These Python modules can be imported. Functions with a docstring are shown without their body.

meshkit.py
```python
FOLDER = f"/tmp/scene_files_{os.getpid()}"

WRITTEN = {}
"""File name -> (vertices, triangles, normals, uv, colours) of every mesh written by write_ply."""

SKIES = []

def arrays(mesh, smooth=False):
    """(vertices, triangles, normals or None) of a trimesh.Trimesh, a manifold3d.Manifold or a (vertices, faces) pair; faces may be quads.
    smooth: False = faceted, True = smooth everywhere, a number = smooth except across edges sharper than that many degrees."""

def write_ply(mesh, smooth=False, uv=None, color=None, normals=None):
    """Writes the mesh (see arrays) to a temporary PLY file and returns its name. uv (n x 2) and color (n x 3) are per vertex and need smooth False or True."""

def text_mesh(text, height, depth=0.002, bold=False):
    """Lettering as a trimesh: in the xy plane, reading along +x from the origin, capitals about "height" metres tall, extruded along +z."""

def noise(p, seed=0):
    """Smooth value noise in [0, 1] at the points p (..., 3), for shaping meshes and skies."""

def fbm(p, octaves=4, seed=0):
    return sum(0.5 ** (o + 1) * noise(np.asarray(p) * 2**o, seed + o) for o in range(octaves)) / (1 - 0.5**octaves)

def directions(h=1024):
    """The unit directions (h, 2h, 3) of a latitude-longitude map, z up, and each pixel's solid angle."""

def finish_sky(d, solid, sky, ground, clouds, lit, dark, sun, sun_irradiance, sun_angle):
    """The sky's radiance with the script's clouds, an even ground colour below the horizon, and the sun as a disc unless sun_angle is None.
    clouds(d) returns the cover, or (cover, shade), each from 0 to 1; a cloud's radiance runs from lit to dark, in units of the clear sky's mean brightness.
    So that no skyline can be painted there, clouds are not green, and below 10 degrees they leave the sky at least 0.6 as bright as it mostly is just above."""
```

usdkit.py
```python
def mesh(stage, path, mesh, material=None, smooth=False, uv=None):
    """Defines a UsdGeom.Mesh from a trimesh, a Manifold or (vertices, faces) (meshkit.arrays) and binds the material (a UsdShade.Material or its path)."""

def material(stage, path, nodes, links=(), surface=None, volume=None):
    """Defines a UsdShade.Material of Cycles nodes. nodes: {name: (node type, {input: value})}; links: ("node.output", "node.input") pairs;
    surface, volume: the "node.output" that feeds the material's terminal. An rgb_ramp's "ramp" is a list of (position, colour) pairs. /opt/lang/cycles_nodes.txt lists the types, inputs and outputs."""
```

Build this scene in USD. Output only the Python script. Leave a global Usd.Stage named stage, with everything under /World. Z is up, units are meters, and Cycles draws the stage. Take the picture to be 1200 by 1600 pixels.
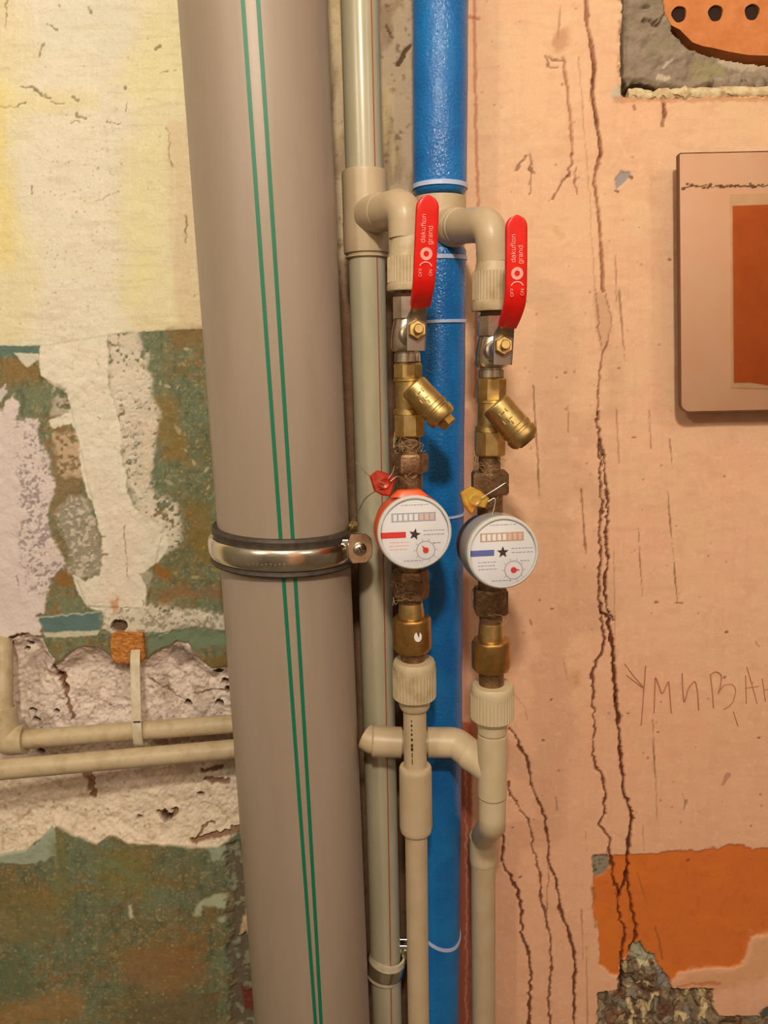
import math, numpy as np, trimesh, usdkit, meshkit
from scipy.spatial import cKDTree
from shapely.geometry import Polygon, Point, LineString, box as sbox
from shapely.ops import unary_union
from pxr import Usd, UsdGeom, UsdLux, Gf, Sdf, Vt, UsdShade

stage = Usd.Stage.CreateInMemory()
UsdGeom.SetStageUpAxis(stage, 'Z')
UsdGeom.SetStageMetersPerUnit(stage, 1.0)
UsdGeom.Xform.Define(stage, '/World')
UsdGeom.Scope.Define(stage, '/World/Looks')

# ------------------------------------------------------------------ camera, light, exposure
F = 1200.0                                   # focal length in pixels of the 1200 x 1600 frame
WY = 0.735                                   # distance from the camera to the back wall (y = 0)
C = np.array([0.0, -WY, 1.35])
TH, RO = math.radians(11.2), math.radians(1.7)
fw = np.array([0, math.cos(TH), -math.sin(TH)])
r0, u0 = np.array([1.0, 0, 0]), np.array([0, math.sin(TH), math.cos(TH)])
rt = math.cos(RO) * r0 - math.sin(RO) * u0
up = math.sin(RO) * r0 + math.cos(RO) * u0
cam = UsdGeom.Camera.Define(stage, '/World/camera')
M = Gf.Matrix4d(*[float(x) for x in (*rt, 0, *up, 0, *(-fw), 0, *C, 1)])
cam.AddTransformOp().Set(M)
cam.CreateHorizontalApertureAttr(36.0); cam.CreateVerticalApertureAttr(48.0); cam.CreateFocalLengthAttr(36.0)
cam.CreateClippingRangeAttr(Gf.Vec2f(0.02, 100))
cam.CreateExposureAttr(0.0)

def lamp(name, pos, radius, color, power):
    l = UsdLux.SphereLight.Define(stage, name)
    l.AddTranslateOp().Set(Gf.Vec3d(*pos)); l.CreateRadiusAttr(radius)
    l.CreateColorAttr(Gf.Vec3f(*color)); l.CreateIntensityAttr(power / (4 * math.pi * radius * radius)); l.CreateNormalizeAttr(False)
    return l
LAMPS = [((0.0, -1.12, 1.98), 0.045, (1.0, 0.87, 0.685), 11.5), ((-0.98, -1.75, 2.15), 0.05, (1.0, 0.87, 0.685), 7.5), ((1.45, -1.95, 2.3), 0.05, (1.0, 0.87, 0.685), 5.5)]
XL, XR, YF, ZC = -1.25, 1.9, -3.0, 2.6        # the room

# ------------------------------------------------------------------ pixels of the photograph to points at a real distance
def ray(px, py): return fw + (px - 600) / F * rt - (py - 800) / F * up
def at(px, py, Y):
    d = ray(px, py); return C + d * (Y / d[1])
def depth(p): return float(np.dot(np.asarray(p) - C, fw))
def project(P):
    q = P - C; w = q @ fw
    return 600 + F * (q @ rt) / w, 800 - F * (q @ up) / w
def line_at(P0, P1, py):
    """the point of the line P0-P1 that is seen at height py"""
    d = P1 - P0; n = up + (py - 800) / F * fw
    return P0 - d * (np.dot(P0 - C, n) / np.dot(d, n))
def unit(v): v = np.asarray(v, float); return v / np.linalg.norm(v)
def frame(d, ref=None):
    d = unit(d)
    ref = np.array([0, -1.0, 0]) if ref is None else np.asarray(ref, float)
    if abs(np.dot(unit(ref), d)) > 0.95: ref = np.array([1.0, 0, 0])
    a = unit(ref - d * np.dot(ref, d)); return a, np.cross(d, a)

# ------------------------------------------------------------------ mesh helpers: everything is (vertices, triangles)
def merge(*ms):
    vs, fs, n = [], [], 0
    for v, f in ms:
        vs.append(np.asarray(v)); fs.append(np.asarray(f) + n); n += len(v)
    return np.vstack(vs), np.vstack(fs)
def rings(R, cap=True):
    """closed rings (k, n, 3) joined in order, ends capped"""
    R = np.asarray(R); k, n, _ = R.shape
    i, j = np.meshgrid(np.arange(k - 1), np.arange(n), indexing='ij')
    a, b, c, d = i * n + j, i * n + (j + 1) % n, (i + 1) * n + (j + 1) % n, (i + 1) * n + j
    f = np.concatenate([np.stack([a, b, c], -1).reshape(-1, 3), np.stack([a, c, d], -1).reshape(-1, 3)])
    v = R.reshape(-1, 3)
    if cap:
        v = np.vstack([v, R[0].mean(0), R[-1].mean(0)]); jj = np.arange(n)
        f = np.vstack([f, np.stack([np.full(n, k * n), (jj + 1) % n, jj], -1), np.stack([np.full(n, k * n + 1), (k - 1) * n + jj, (k - 1) * n + (jj + 1) % n], -1)])
    return v, f
def lathe(o, d, prof, n=40, phase=0.0, ref=None, cap=True):
    """prof: (t along d from o, radius)"""
    d = unit(d); a, b = frame(d, ref); an = phase + np.arange(n) * 2 * math.pi / n
    circ = np.cos(an)[:, None] * a + np.sin(an)[:, None] * b
    return rings([o + d * t + circ * r for t, r in prof], cap)
class Axis:
    """a pipe axis given by two pixels and their distances"""
    def __init__(s, x0, y0, Y0, x1, y1, Y1):
        s.p0, s.p1 = at(x0, y0, Y0), at(x1, y1, Y1); s.d = unit(s.p1 - s.p0)
    def p(s, py): return line_at(s.p0, s.p1, py)
    def t(s, py): return float(np.dot(s.p(py) - s.p0, s.d))
    def r(s, py, hw): return hw / F * depth(s.p(py))
    def lathe(s, prof, n=40, phase=0.0, cap=True):
        return lathe(s.p0, s.d, [(s.t(py), s.r(py, hw)) for py, hw in prof], n, phase, cap=cap)
def smooth_path(pts, rad, n=8):
    pts = [np.asarray(p, float) for p in pts]; out = [pts[0]]
    rad = rad if np.ndim(rad) else [rad] * (len(pts) - 2)
    for k in range(1, len(pts) - 1):
        a, b, c = pts[k - 1], pts[k], pts[k + 1]; u, v = unit(a - b), unit(c - b)
        L = min(rad[k - 1], 0.49 * np.linalg.norm(a - b), 0.49 * np.linalg.norm(c - b))
        for t in np.linspace(0, 1, n): out.append((1 - t) ** 2 * (b + u * L) + 2 * t * (1 - t) * b + t * t * (b + v * L))
    return np.array(out + [pts[-1]])
def tube(P, r, n=28, cap=True):
    P = np.asarray(P, float); T = np.gradient(P, axis=0); T /= np.linalg.norm(T, axis=1, keepdims=True)
    r = np.broadcast_to(r, (len(P),)); a, b = frame(T[0]); an = np.arange(n) * 2 * math.pi / n; R = []
    for k in range(len(P)):
        a = unit(a - T[k] * np.dot(a, T[k])); b = np.cross(T[k], a)
        R.append(P[k] + r[k] * (np.cos(an)[:, None] * a + np.sin(an)[:, None] * b))
    return rings(R, cap)
def loft(st, n=20, p=4.0, cap=True):
    """stations (centre, u, v, half a, half b): superellipse sections"""
    an = np.arange(n) * 2 * math.pi / n + math.pi / n; c, s = np.cos(an), np.sin(an)
    x, y = np.sign(c) * abs(c) ** (2 / p), np.sign(s) * abs(s) ** (2 / p)
    return rings([np.asarray(o) + (x * a)[:, None] * np.asarray(u) + (y * b)[:, None] * np.asarray(v) for o, u, v, a, b in st], cap)
def prism(poly, o, ex, ey, en, h):
    """a flat outline in the plane (ex, ey) at o, h thick along en"""
    ms = []
    for g in getattr(poly, 'geoms', [poly]):
        m = trimesh.creation.extrude_polygon(g, h, engine='earcut'); ms.append((np.asarray(m.vertices), np.asarray(m.faces)))
    v, f = merge(*ms); return o + v[:, :1] * ex + v[:, 1:2] * ey + v[:, 2:] * en, f
def bevel_prism(poly, o, ex, ey, en, h, b):
    """the same with a chamfered front edge (simple convex outlines)"""
    q = np.array(poly.exterior.coords)[:-1]; cen = q.mean(0)
    k = np.linalg.norm(q - cen, axis=1, keepdims=True); inn = cen + (q - cen) * (1 - b / np.maximum(k, 1e-9))
    P = lambda w, z: o + w[:, :1] * ex + w[:, 1:] * ey + z * en
    return rings([P(inn, 0), P(q, b), P(q, h - b), P(inn, h)])
def hull(P):
    m = trimesh.convex.convex_hull(np.asarray(P)); return np.asarray(m.vertices), np.asarray(m.faces)
def rbox(o, ax, half, bev):
    """box with chamfered edges; ax = three axes"""
    P = []
    for s in np.ndindex(2, 2, 2):
        s = np.array(s) * 2 - 1
        for k in range(3):
            h = np.array(half, float) - bev; h[k] += bev; P.append(o + (s * h) @ np.asarray(ax))
    return hull(P)
def text(t, h, o, ex, ey, en, depth=0.0002, center=True):
    m = meshkit.text_mesh(t, h, depth); v = np.asarray(m.vertices).copy()
    if center: v[:, :2] -= (v[:, :2].min(0) + v[:, :2].max(0)) / 2
    return o + v[:, :1] * ex + v[:, 1:2] * ey + v[:, 2:] * en, np.asarray(m.faces)

# ------------------------------------------------------------------ materials
TINT = np.array([1.0, 0.90, 0.74])
def lin(c): c = np.asarray(c, float) / 255; return np.where(c <= 0.04045, c / 12.92, ((c + 0.055) / 1.055) ** 2.4)
def A(*c, k=0.95): return np.clip(lin(c) / TINT * k, 0.004, 0.92)      # what the surface itself must be to look c under the warm bulb
def mat(name, color, rough=0.5, metal=0.0, color2=None, vscale=60, vlo=0.35, vhi=0.65, bump=0.0, bscale=300, bdist=0.001, spec=0.5, stretch=None, detail=4, coat=0.0):
    nodes = {'p': ('principled_bsdf', {'base_color': tuple(color), 'roughness': rough, 'metallic': metal, 'specular_ior_level': spec, 'coat_weight': coat})}; links = []
    nodes['g'] = ('geometry', {}); src = 'g.position'
    if stretch is not None:
        nodes['map'] = ('mapping', {'scale': stretch}); links.append(('g.position', 'map.vector')); src = 'map.vector'
    if color2 is not None:
        nodes['n'] = ('noise_texture', {'scale': vscale, 'detail': detail, 'roughness': 0.6})
        nodes['r'] = ('rgb_ramp', {'ramp': [(vlo, tuple(color)), (vhi, tuple(color2))]})
        links += [(src, 'n.vector'), ('n.fac', 'r.fac'), ('r.color', 'p.base_color')]
    if bump:
        nodes['bn'] = ('noise_texture', {'scale': bscale, 'detail': 3.0})
        nodes['b'] = ('bump', {'strength': bump, 'distance': bdist})
        links += [(src, 'bn.vector'), ('bn.fac', 'b.height'), ('b.normal', 'p.normal')]
    return usdkit.material(stage, '/World/Looks/' + name, nodes, links, surface='p.BSDF')
def paint_mat(name, rough, spec, bump, bscale, bdist, fine=0.12):
    """colour of the paint layers from the mesh, fine grain from noise"""
    return usdkit.material(stage, '/World/Looks/' + name, {
        'p': ('principled_bsdf', {'roughness': rough, 'specular_ior_level': spec}),
        'a': ('attribute', {'attribute': 'paint'}), 'g': ('geometry', {}),
        'n': ('noise_texture', {'scale': 900.0, 'detail': 3.0}), 'm': ('map_range', {'from_min': 0.3, 'from_max': 0.7, 'to_min': 1 - fine, 'to_max': 1 + fine}),
        'x': ('vector_math', {'math_type': 'scale'}),
        'bn': ('noise_texture', {'scale': bscale, 'detail': 4.0, 'roughness': 0.6}), 'b': ('bump', {'strength': bump, 'distance': bdist})},
        [('g.position', 'n.vector'), ('n.fac', 'm.value'), ('a.color', 'x.vector1'), ('m.result', 'x.scale'), ('x.vector', 'p.base_color'),
         ('g.position', 'bn.vector'), ('bn.fac', 'b.height'), ('b.normal', 'p.normal')], surface='p.BSDF')
MT = {
 'sewer': mat('grey_sewer_plastic', A(170, 146, 121), 0.42, color2=A(160, 137, 111), vscale=14, vlo=0.4, vhi=0.62, bump=0.05, bscale=500, stretch=(1, 1, 0.15)),
 'green': mat('green_print', A(16, 112, 76), 0.45),
 'ppr': mat('beige_pipe_plastic', A(202, 174, 134), 0.38, color2=A(194, 164, 122), vscale=45),
 'ppr_grey': mat('grey_pipe_plastic', A(196, 178, 142), 0.28, color2=A(176, 164, 126), vscale=30, stretch=(1, 1, 0.3)),
 'ppr_dusty': mat('dusty_pipe_plastic', A(202, 175, 132), 0.5, color2=A(172, 144, 98), vscale=70, vlo=0.45, vhi=0.75),
 'ppr_white': mat('pale_pipe_plastic', A(214, 188, 146), 0.4, color2=A(206, 178, 132), vscale=40),
 'red_line': mat('red_print', A(176, 96, 70), 0.5),
 'brass': mat('brass', (0.66, 0.49, 0.22), 0.4, 1.0, color2=(0.50, 0.35, 0.13), vscale=120, bump=0.15, bscale=900, bdist=0.0004),
 'brass_red': mat('copper_brass', (0.62, 0.38, 0.14), 0.42, 1.0, color2=(0.44, 0.25, 0.08), vscale=90, bump=0.1, bscale=700, bdist=0.0004),
 'nickel': mat('nickel', (0.70, 0.63, 0.53), 0.28, 1.0, color2=(0.48, 0.41, 0.32), vscale=130, bump=0.08, bscale=600, bdist=0.0004),
 'dirty': mat('tarnished_brass', (0.32, 0.19, 0.10), 0.5, 0.75, color2=(0.15, 0.085, 0.045), vscale=160, bump=0.5, bscale=500, bdist=0.001),
 'zinc': mat('zinc_steel', (0.80, 0.78, 0.72), 0.2, 1.0, color2=(0.66, 0.60, 0.48), vscale=60, bump=0.05, bscale=500, bdist=0.0004),
 'rubber': mat('black_rubber', (0.035, 0.028, 0.022), 0.6, color2=(0.075, 0.055, 0.04), vscale=120),
 'blue': mat('blue_film', A(22, 114, 172, k=1.05), 0.15, color2=A(16, 98, 158, k=1.05), vscale=25, bump=0.7, bscale=480, bdist=0.0012),
 'tape': mat('white_tape', A(190, 196, 215), 0.35),
 'red': mat('red_lever_vinyl', A(222, 24, 14, k=1.1), 0.3, color2=A(205, 20, 12, k=1.1), vscale=80),
 'white_print': mat('pale_print', A(250, 160, 140), 0.5),
 'steel_dark': mat('lever_steel', (0.35, 0.30, 0.26), 0.4, 1.0),
 'face': mat('white_dial', A(232, 222, 208), 0.45),
 'orange': mat('orange_plastic', A(232, 84, 34, k=1.1), 0.35),
 'clear_grey': mat('clear_grey_plastic', A(170, 165, 150), 0.18),
 'red_print2': mat('red_dial_print', A(215, 55, 45), 0.5), 'blue_print': mat('blue_dial_print', A(92, 100, 150), 0.5),
 'black': mat('black_print', (0.03, 0.02, 0.02), 0.5), 'grey_print': mat('grey_print', A(170, 165, 158), 0.5), 'tan_print': mat('tan_print', A(196, 160, 120), 0.5),
 'pink_print': mat('pink_print', A(226, 180, 160), 0.5),
 'seal_red': mat('red_seal', A(194, 58, 22), 0.35, color2=A(150, 24, 10), vscale=160), 'seal_yellow': mat('yellow_seal', A(196, 158, 52), 0.35, color2=A(190, 110, 36), vscale=140), 'rim': mat('dial_rim', A(214, 204, 186), 0.35),
 'wire': mat('seal_wire', (0.6, 0.55, 0.48), 0.3, 1.0), 'flax': mat('flax_fibre', A(170, 140, 90), 0.8),
 'strap': mat('cream_strap', A(224, 206, 168), 0.5, color2=A(205, 180, 140), vscale=90),
 'brick_orange': mat('hollow_clay_brick', A(208, 122, 66), 0.9, color2=A(222, 138, 78), vscale=70, bump=0.4, bscale=250, bdist=0.001, spec=0.2),
 'mortar': paint_mat('mortar', 0.95, 0.1, 0.5, 200, 0.0015, 0.07),
 'pink_wall': paint_mat('pink_wall_paint', 0.62, 0.3, 0.3, 160, 0.0012, 0.04),
 'plaster_wall': paint_mat('old_paint_and_plaster', 0.75, 0.25, 0.45, 300, 0.0012, 0.07),
 'plug': mat('orange_clay', A(216, 142, 66), 0.85, color2=A(180, 104, 40), vscale=160, bump=1.0, bscale=300, bdist=0.003),
 'room_pink': mat('pink_room_paint', A(248, 190, 150, k=1.05), 0.7, color2=A(244, 180, 138, k=1.05), vscale=4),
 'room_orange': mat('orange_room_patch', A(208, 98, 34), 0.8, color2=A(196, 86, 28), vscale=8),
 'room_tan': mat('tan_filler', A(244, 190, 140), 0.8, color2=A(230, 180, 130), vscale=12),
 'ceil': mat('white_ceiling', (0.55, 0.53, 0.48), 0.9), 'concrete': mat('grey_screed', (0.20, 0.17, 0.14), 0.9, color2=(0.15, 0.13, 0.10), vscale=6),
 'mirror': mat('silvered_glass', (0.86, 0.83, 0.78), 0.015, 1.0), 'mirror_edge': mat('mirror_edge', A(112, 64, 36), 0.5),
 'mortar_crumb': mat('mortar_crumb', A(176, 152, 128), 0.95, color2=A(150, 128, 100), vscale=150, bump=0.6, bscale=300, bdist=0.001, spec=0.1),
 'filler': mat('cream_filler', A(232, 206, 156), 0.95, color2=A(196, 156, 104), vscale=140, vlo=0.4, vhi=0.7, bump=0.6, bscale=300, bdist=0.001, spec=0.1),
 'pencil': mat('pencil_line', A(196, 136, 98), 0.8), 'hole': mat('hole_shade', (0.03, 0.012, 0.008), 0.95), 'room_grey': mat('grey_render', (0.30, 0.27, 0.23), 0.9, color2=(0.24, 0.21, 0.18), vscale=5), 'cord': mat('lamp_cord', (0.05, 0.05, 0.05), 0.5),
}
MT['lens'] = usdkit.material(stage, '/World/Looks/clear_dial_cover', {'t': ('transparent_bsdf', {}), 'g': ('glossy_bsdf', {'roughness': 0.06, 'color': (1, 1, 1)}), 'f': ('fresnel', {'IOR': 1.45}), 'm': ('mix_closure', {})},
    [('f.fac', 'm.fac'), ('t.BSDF', 'm.closure1'), ('g.BSDF', 'm.closure2')], surface='m.closure')

# ------------------------------------------------------------------ scene tree helpers
TAKEN = {}
def free(path):
    n = TAKEN.get(path, 0); TAKEN[path] = n + 1
    return path if n == 0 else f'{path}_{n:03d}'
def setd(prim, **kw):
    for k, v in kw.items():
        if v: prim.SetCustomDataByKey(k, v)
def thing(name, label=None, cat=None, group=None, kind=None):
    path = free('/World/' + name); x = UsdGeom.Xform.Define(stage, path); setd(x.GetPrim(), label=label, category=cat, group=group, kind=kind); return path
def part(parent, name, mesh, m, label=None, smooth=35, kind=None):
    path = free(parent + '/' + name); g = usdkit.mesh(stage, path, mesh, MT[m], smooth=smooth); setd(g.GetPrim(), label=label, kind=kind); return path

# ------------------------------------------------------------------ painting and relief of the walls: what layer lies where
def seg_dist(X, Y, pts):
    pts = np.asarray(pts, float); P = []
    for a, b in zip(pts[:-1], pts[1:]):
        n = max(2, int(np.linalg.norm(b - a) / 0.7)); P.append(a + (b - a) * np.linspace(0, 1, n)[:, None])
    return cKDTree(np.vstack(P)).query(np.stack([X, Y], 1))[0]
def sd(X, Y, poly, reach=60):
    """signed distance in pixels to an outline, positive inside (only near it)"""
    q = np.asarray(poly, float); out = np.full(len(X), -float(reach)); lo, hi = q.min(0) - reach, q.max(0) + reach
    k = np.nonzero((X > lo[0]) & (X < hi[0]) & (Y > lo[1]) & (Y < hi[1]))[0]
    if len(k) == 0: return out
    x, y = X[k], Y[k]; ins = np.zeros(len(k), bool)
    for a, b in zip(q, np.roll(q, -1, 0)):
        if a[1] == b[1]: continue
        ins ^= ((a[1] > y) != (b[1] > y)) & (x < (b[0] - a[0]) * (y - a[1]) / (b[1] - a[1]) + a[0])
    d = seg_dist(x, y, np.vstack([q, q[:1]])); out[k] = np.where(ins, d, -d); return out
def sst(x, a, b): t = np.clip((x - a) / (b - a), 0, 1); return t * t * (3 - 2 * t)
class Coat:
    """the wall's layers over a grid: colour and relief"""
    def __init__(s, V):
        s.P = V; s.X, s.Y = project(V); n = len(V); s.col = np.zeros((n, 3)); s.h = np.zeros(n)
    def N(s, size, seed=0, octv=4, sx=1.0, sy=1.0, k=slice(None)):
        octv = min(octv, 2 if size < 6 else 3 if size < 14 else 4); X, Y = s.X[k], s.Y[k]
        return meshkit.fbm(np.stack([X / size * sx, Y / size * sy, np.full(len(X), seed * 7.3)], 1), octv, seed)
    def lay(s, mask, c):
        m = np.clip(mask, 0, 1)[:, None]; s.col = s.col * (1 - m) + np.asarray(c) * m
    def patch(s, poly, c, edge=3.0, rough=8.0, size=14, seed=1, amount=1.0, raise_=0.0):
        d = sd(s.X, s.Y, poly); k = np.nonzero(abs(d) < 59)[0]; d[k] += (s.N(size, seed, k=k) - 0.5) * 2 * rough + (s.N(4.5, seed + 3, 2, k=k) - 0.5) * min(rough, 6) * 1.1; m = sst(d, -edge, edge) * amount
        s.lay(m, c); s.h += m * raise_; return m
    def line(s, pts, w, c, amount=1.0, deep=0.0, jit=2.5, seed=3, wn=0.6):
        """a crack or scratch w pixels wide"""
        q = np.asarray(pts, float); lo, hi = q.min(0) - 15, q.max(0) + 15
        k = np.nonzero((s.X > lo[0]) & (s.X < hi[0]) & (s.Y > lo[1]) & (s.Y < hi[1]))[0]
        if len(k) == 0: return
        X, Y = s.X[k], s.Y[k]; z = np.zeros(len(k))
        jx = (meshkit.fbm(np.stack([X / 8, Y / 8, z + seed], 1), 3, seed) - 0.5) * 2.6 * jit
        jy = (meshkit.fbm(np.stack([X / 8, Y / 8, z + seed + 5], 1), 3, seed + 9) - 0.5) * 2.6 * jit
        ww = w * (1 + wn * 2 * (meshkit.fbm(np.stack([X / 25, Y / 25, z + seed + 2], 1), 3, seed + 4) - 0.5))
        d = seg_dist(X + jx, Y + jy, q); m = sst(d, ww * 0.5 + 0.8, ww * 0.5 - 0.7) * amount
        s.col[k] = s.col[k] * (1 - m[:, None]) + np.asarray(c) * m[:, None]; s.h[k] -= m * deep
    def spots(s, poly, n, rng, r, c, amount=0.8, deep=0.0, asp=1.0):
        q = Polygon(poly); x0, y0, x1, y1 = q.bounds; done = 0
        while done < n:
            x, y = rng.uniform(x0, x1), rng.uniform(y0, y1)
            if not q.contains(Point(x, y)): continue
            done += 1; rr = r * rng.uniform(0.5, 1.5); a = rng.uniform(0, math.pi)
            k = np.nonzero((abs(s.X - x) < rr * asp + 3) & (abs(s.Y - y) < rr * asp + 3))[0]
            dx, dy = s.X[k] - x, s.Y[k] - y; u, v = dx * math.cos(a) + dy * math.sin(a), -dx * math.sin(a) + dy * math.cos(a)
            m = sst(np.hypot(u / asp, v), rr + 0.8, rr - 0.8) * amount * rng.uniform(0.5, 1)
            s.col[k] = s.col[k] * (1 - m[:, None]) + np.asarray(c) * m[:, None]; s.h[k] -= m * deep
def grid_lines(lo, a, b, hi, step, coarse=0.05):
    L = [np.arange(a, b, step)]
    if lo < a: L.insert(0, np.linspace(lo, a, max(2, int((a - lo) / coarse) + 1))[:-1])
    if hi > b: L.append(np.linspace(b, hi, max(2, int((hi - b) / coarse) + 1)))
    return np.concatenate(L)
def grid(xs, zs):
    X, Z = np.meshgrid(xs, zs); V = np.stack([X.ravel(), np.zeros(X.size), Z.ravel()], 1); n, m = len(xs), len(zs)
    j, i = np.meshgrid(np.arange(m - 1), np.arange(n - 1), indexing='ij'); a = j * n + i; a = a.ravel()
    return V, np.concatenate([np.stack([a, a + 1, a + n + 1], 1), np.stack([a, a + n + 1, a + n], 1)])
def painted(parent, name, V, Fc, coat, m, label=None):
    path = free(parent + '/' + name); g = usdkit.mesh(stage, path, (V, Fc), MT[m], smooth=True)
    UsdGeom.PrimvarsAPI(g).CreatePrimvar('paint', Sdf.ValueTypeNames.Color3fArray, 'vertex').Set(Vt.Vec3fArray.FromNumpy(np.clip(coat.col, 0.003, 0.92).astype(np.float32)))
    setd(g.GetPrim(), label=label); return path

XS = at(690, 800, WY)[0]                       # where the old plaster meets the pink plaster, behind the blue pipe
Z1, Z0 = at(600, -70, WY)[2], at(600, 1680, WY)[2]
# ------------------------------------------------------------------ the setting
wall = thing('wall_back', 'old back wall, crumbling green and cream plaster left of the pipes and cracked pink plaster right of them', None, None, 'structure')
rng = np.random.default_rng(7)

# old cream and green paint with plaster, left of the corner
xs = grid_lines(XL, at(-25, 1620, WY)[0], -0.132, -0.132, 0.00095); xs = np.concatenate([xs[:-1], np.linspace(-0.132, -0.066, 8)[:-1], np.arange(-0.066, XS, 0.0012), [XS]]); zs = grid_lines(0.0, Z0, Z1, ZC, 0.00095)
V, Fc = grid(xs, zs); L = Coat(V); X, Y = L.X, L.Y
cream, yellow, streak = A(234, 216, 172), A(238, 220, 160), A(236, 220, 188)
L.col[:] = A(236, 216, 168)
L.lay(sst(L.N(90, 1), 0.42, 0.6) * 0.7, yellow)
L.patch([(-60, 90), (16, 150), (24, 260), (18, 420), (-60, 450)], A(240, 212, 128), 24, 12, 40, 2, 0.8)
L.patch([(225, 180), (258, 200), (256, 420), (205, 500), (190, 480), (185, 330)], A(238, 222, 160), 20, 12, 30, 3, 0.6)
L.patch([(262, 190), (330, 190), (330, 520), (280, 520), (268, 400)], A(230, 200, 154), 8, 6, 20, 4, 0.9)
L.patch([(40, -60), (235, -60), (215, 60), (190, 130), (215, 170), (190, 300), (188, 400), (196, 560), (30, 560), (62, 420), (28, 330), (10, 230), (40, 120)], streak, 26, 30, 40, 5, 0.8, 0.0005)
L.patch([(85, 0), (190, -20), (205, 60), (150, 95), (70, 80)], A(230, 218, 184), 24, 14, 30, 6, 0.6)
L.patch([(30, 140), (150, 140), (160, 170), (60, 180), (25, 165)], A(234, 212, 150), 10, 8, 30, 7, 0.6)
# the green dado
green = A(120, 126, 92)
gm = L.patch([(-80, 541), (62, 541), (190, 520), (216, 519), (260, 516), (330, 513), (760, 513), (760, 2000), (-80, 2000)], green, 1.2, 2.5, 16, 8, 1.0, -0.0005)
L.lay(gm * sst(L.N(60, 11, sy=0.6), 0.4, 0.68) * 0.7, A(108, 116, 86))
L.lay(gm * sst(L.N(70, 12, sx=0.6), 0.42, 0.66) * 0.8, A(122, 110, 68))
L.lay(gm * sst(L.N(30, 13), 0.42, 0.66) * sst(L.N(9, 113, sx=0.5), 0.4, 0.6) * 0.75, A(134, 108, 60))
L.lay(gm * sst(L.N(45, 16), 0.5, 0.64) * sst(L.N(6, 116), 0.45, 0.6) * 0.7, A(152, 110, 60))
L.lay(gm * sst(L.N(7, 14, sy=0.5), 0.56, 0.7) * 0.5, A(88, 92, 66))
L.lay(gm * sst(L.N(5, 15), 0.6, 0.74) * 0.55, A(176, 154, 100))
L.lay(gm * sst(L.N(20, 17, sx=3.0, sy=0.25), 0.55, 0.7) * 0.35, A(140, 132, 96))
L.lay(gm * sst(L.N(18, 18, sx=0.25, sy=3.0), 0.58, 0.7) * 0.35, A(92, 100, 78))
L.lay(gm * sst(L.N(3.4, 130, 2), 0.66, 0.8) * 0.55, A(170, 152, 104)); L.lay(gm * sst(L.N(3.6, 131, 2), 0.66, 0.8) * 0.5, A(80, 82, 56)); L.lay(gm * sst(L.N(4.2, 132, 2), 0.7, 0.82) * 0.6, A(170, 112, 56))
L.patch([(-80, 541), (62, 541), (62, 556), (-80, 560)], A(96, 124, 108), 2, 3, 12, 16, 0.8)
L.line([(-30, 537), (30, 537), (62, 536)], 5, A(226, 214, 184), 0.8)
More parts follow.
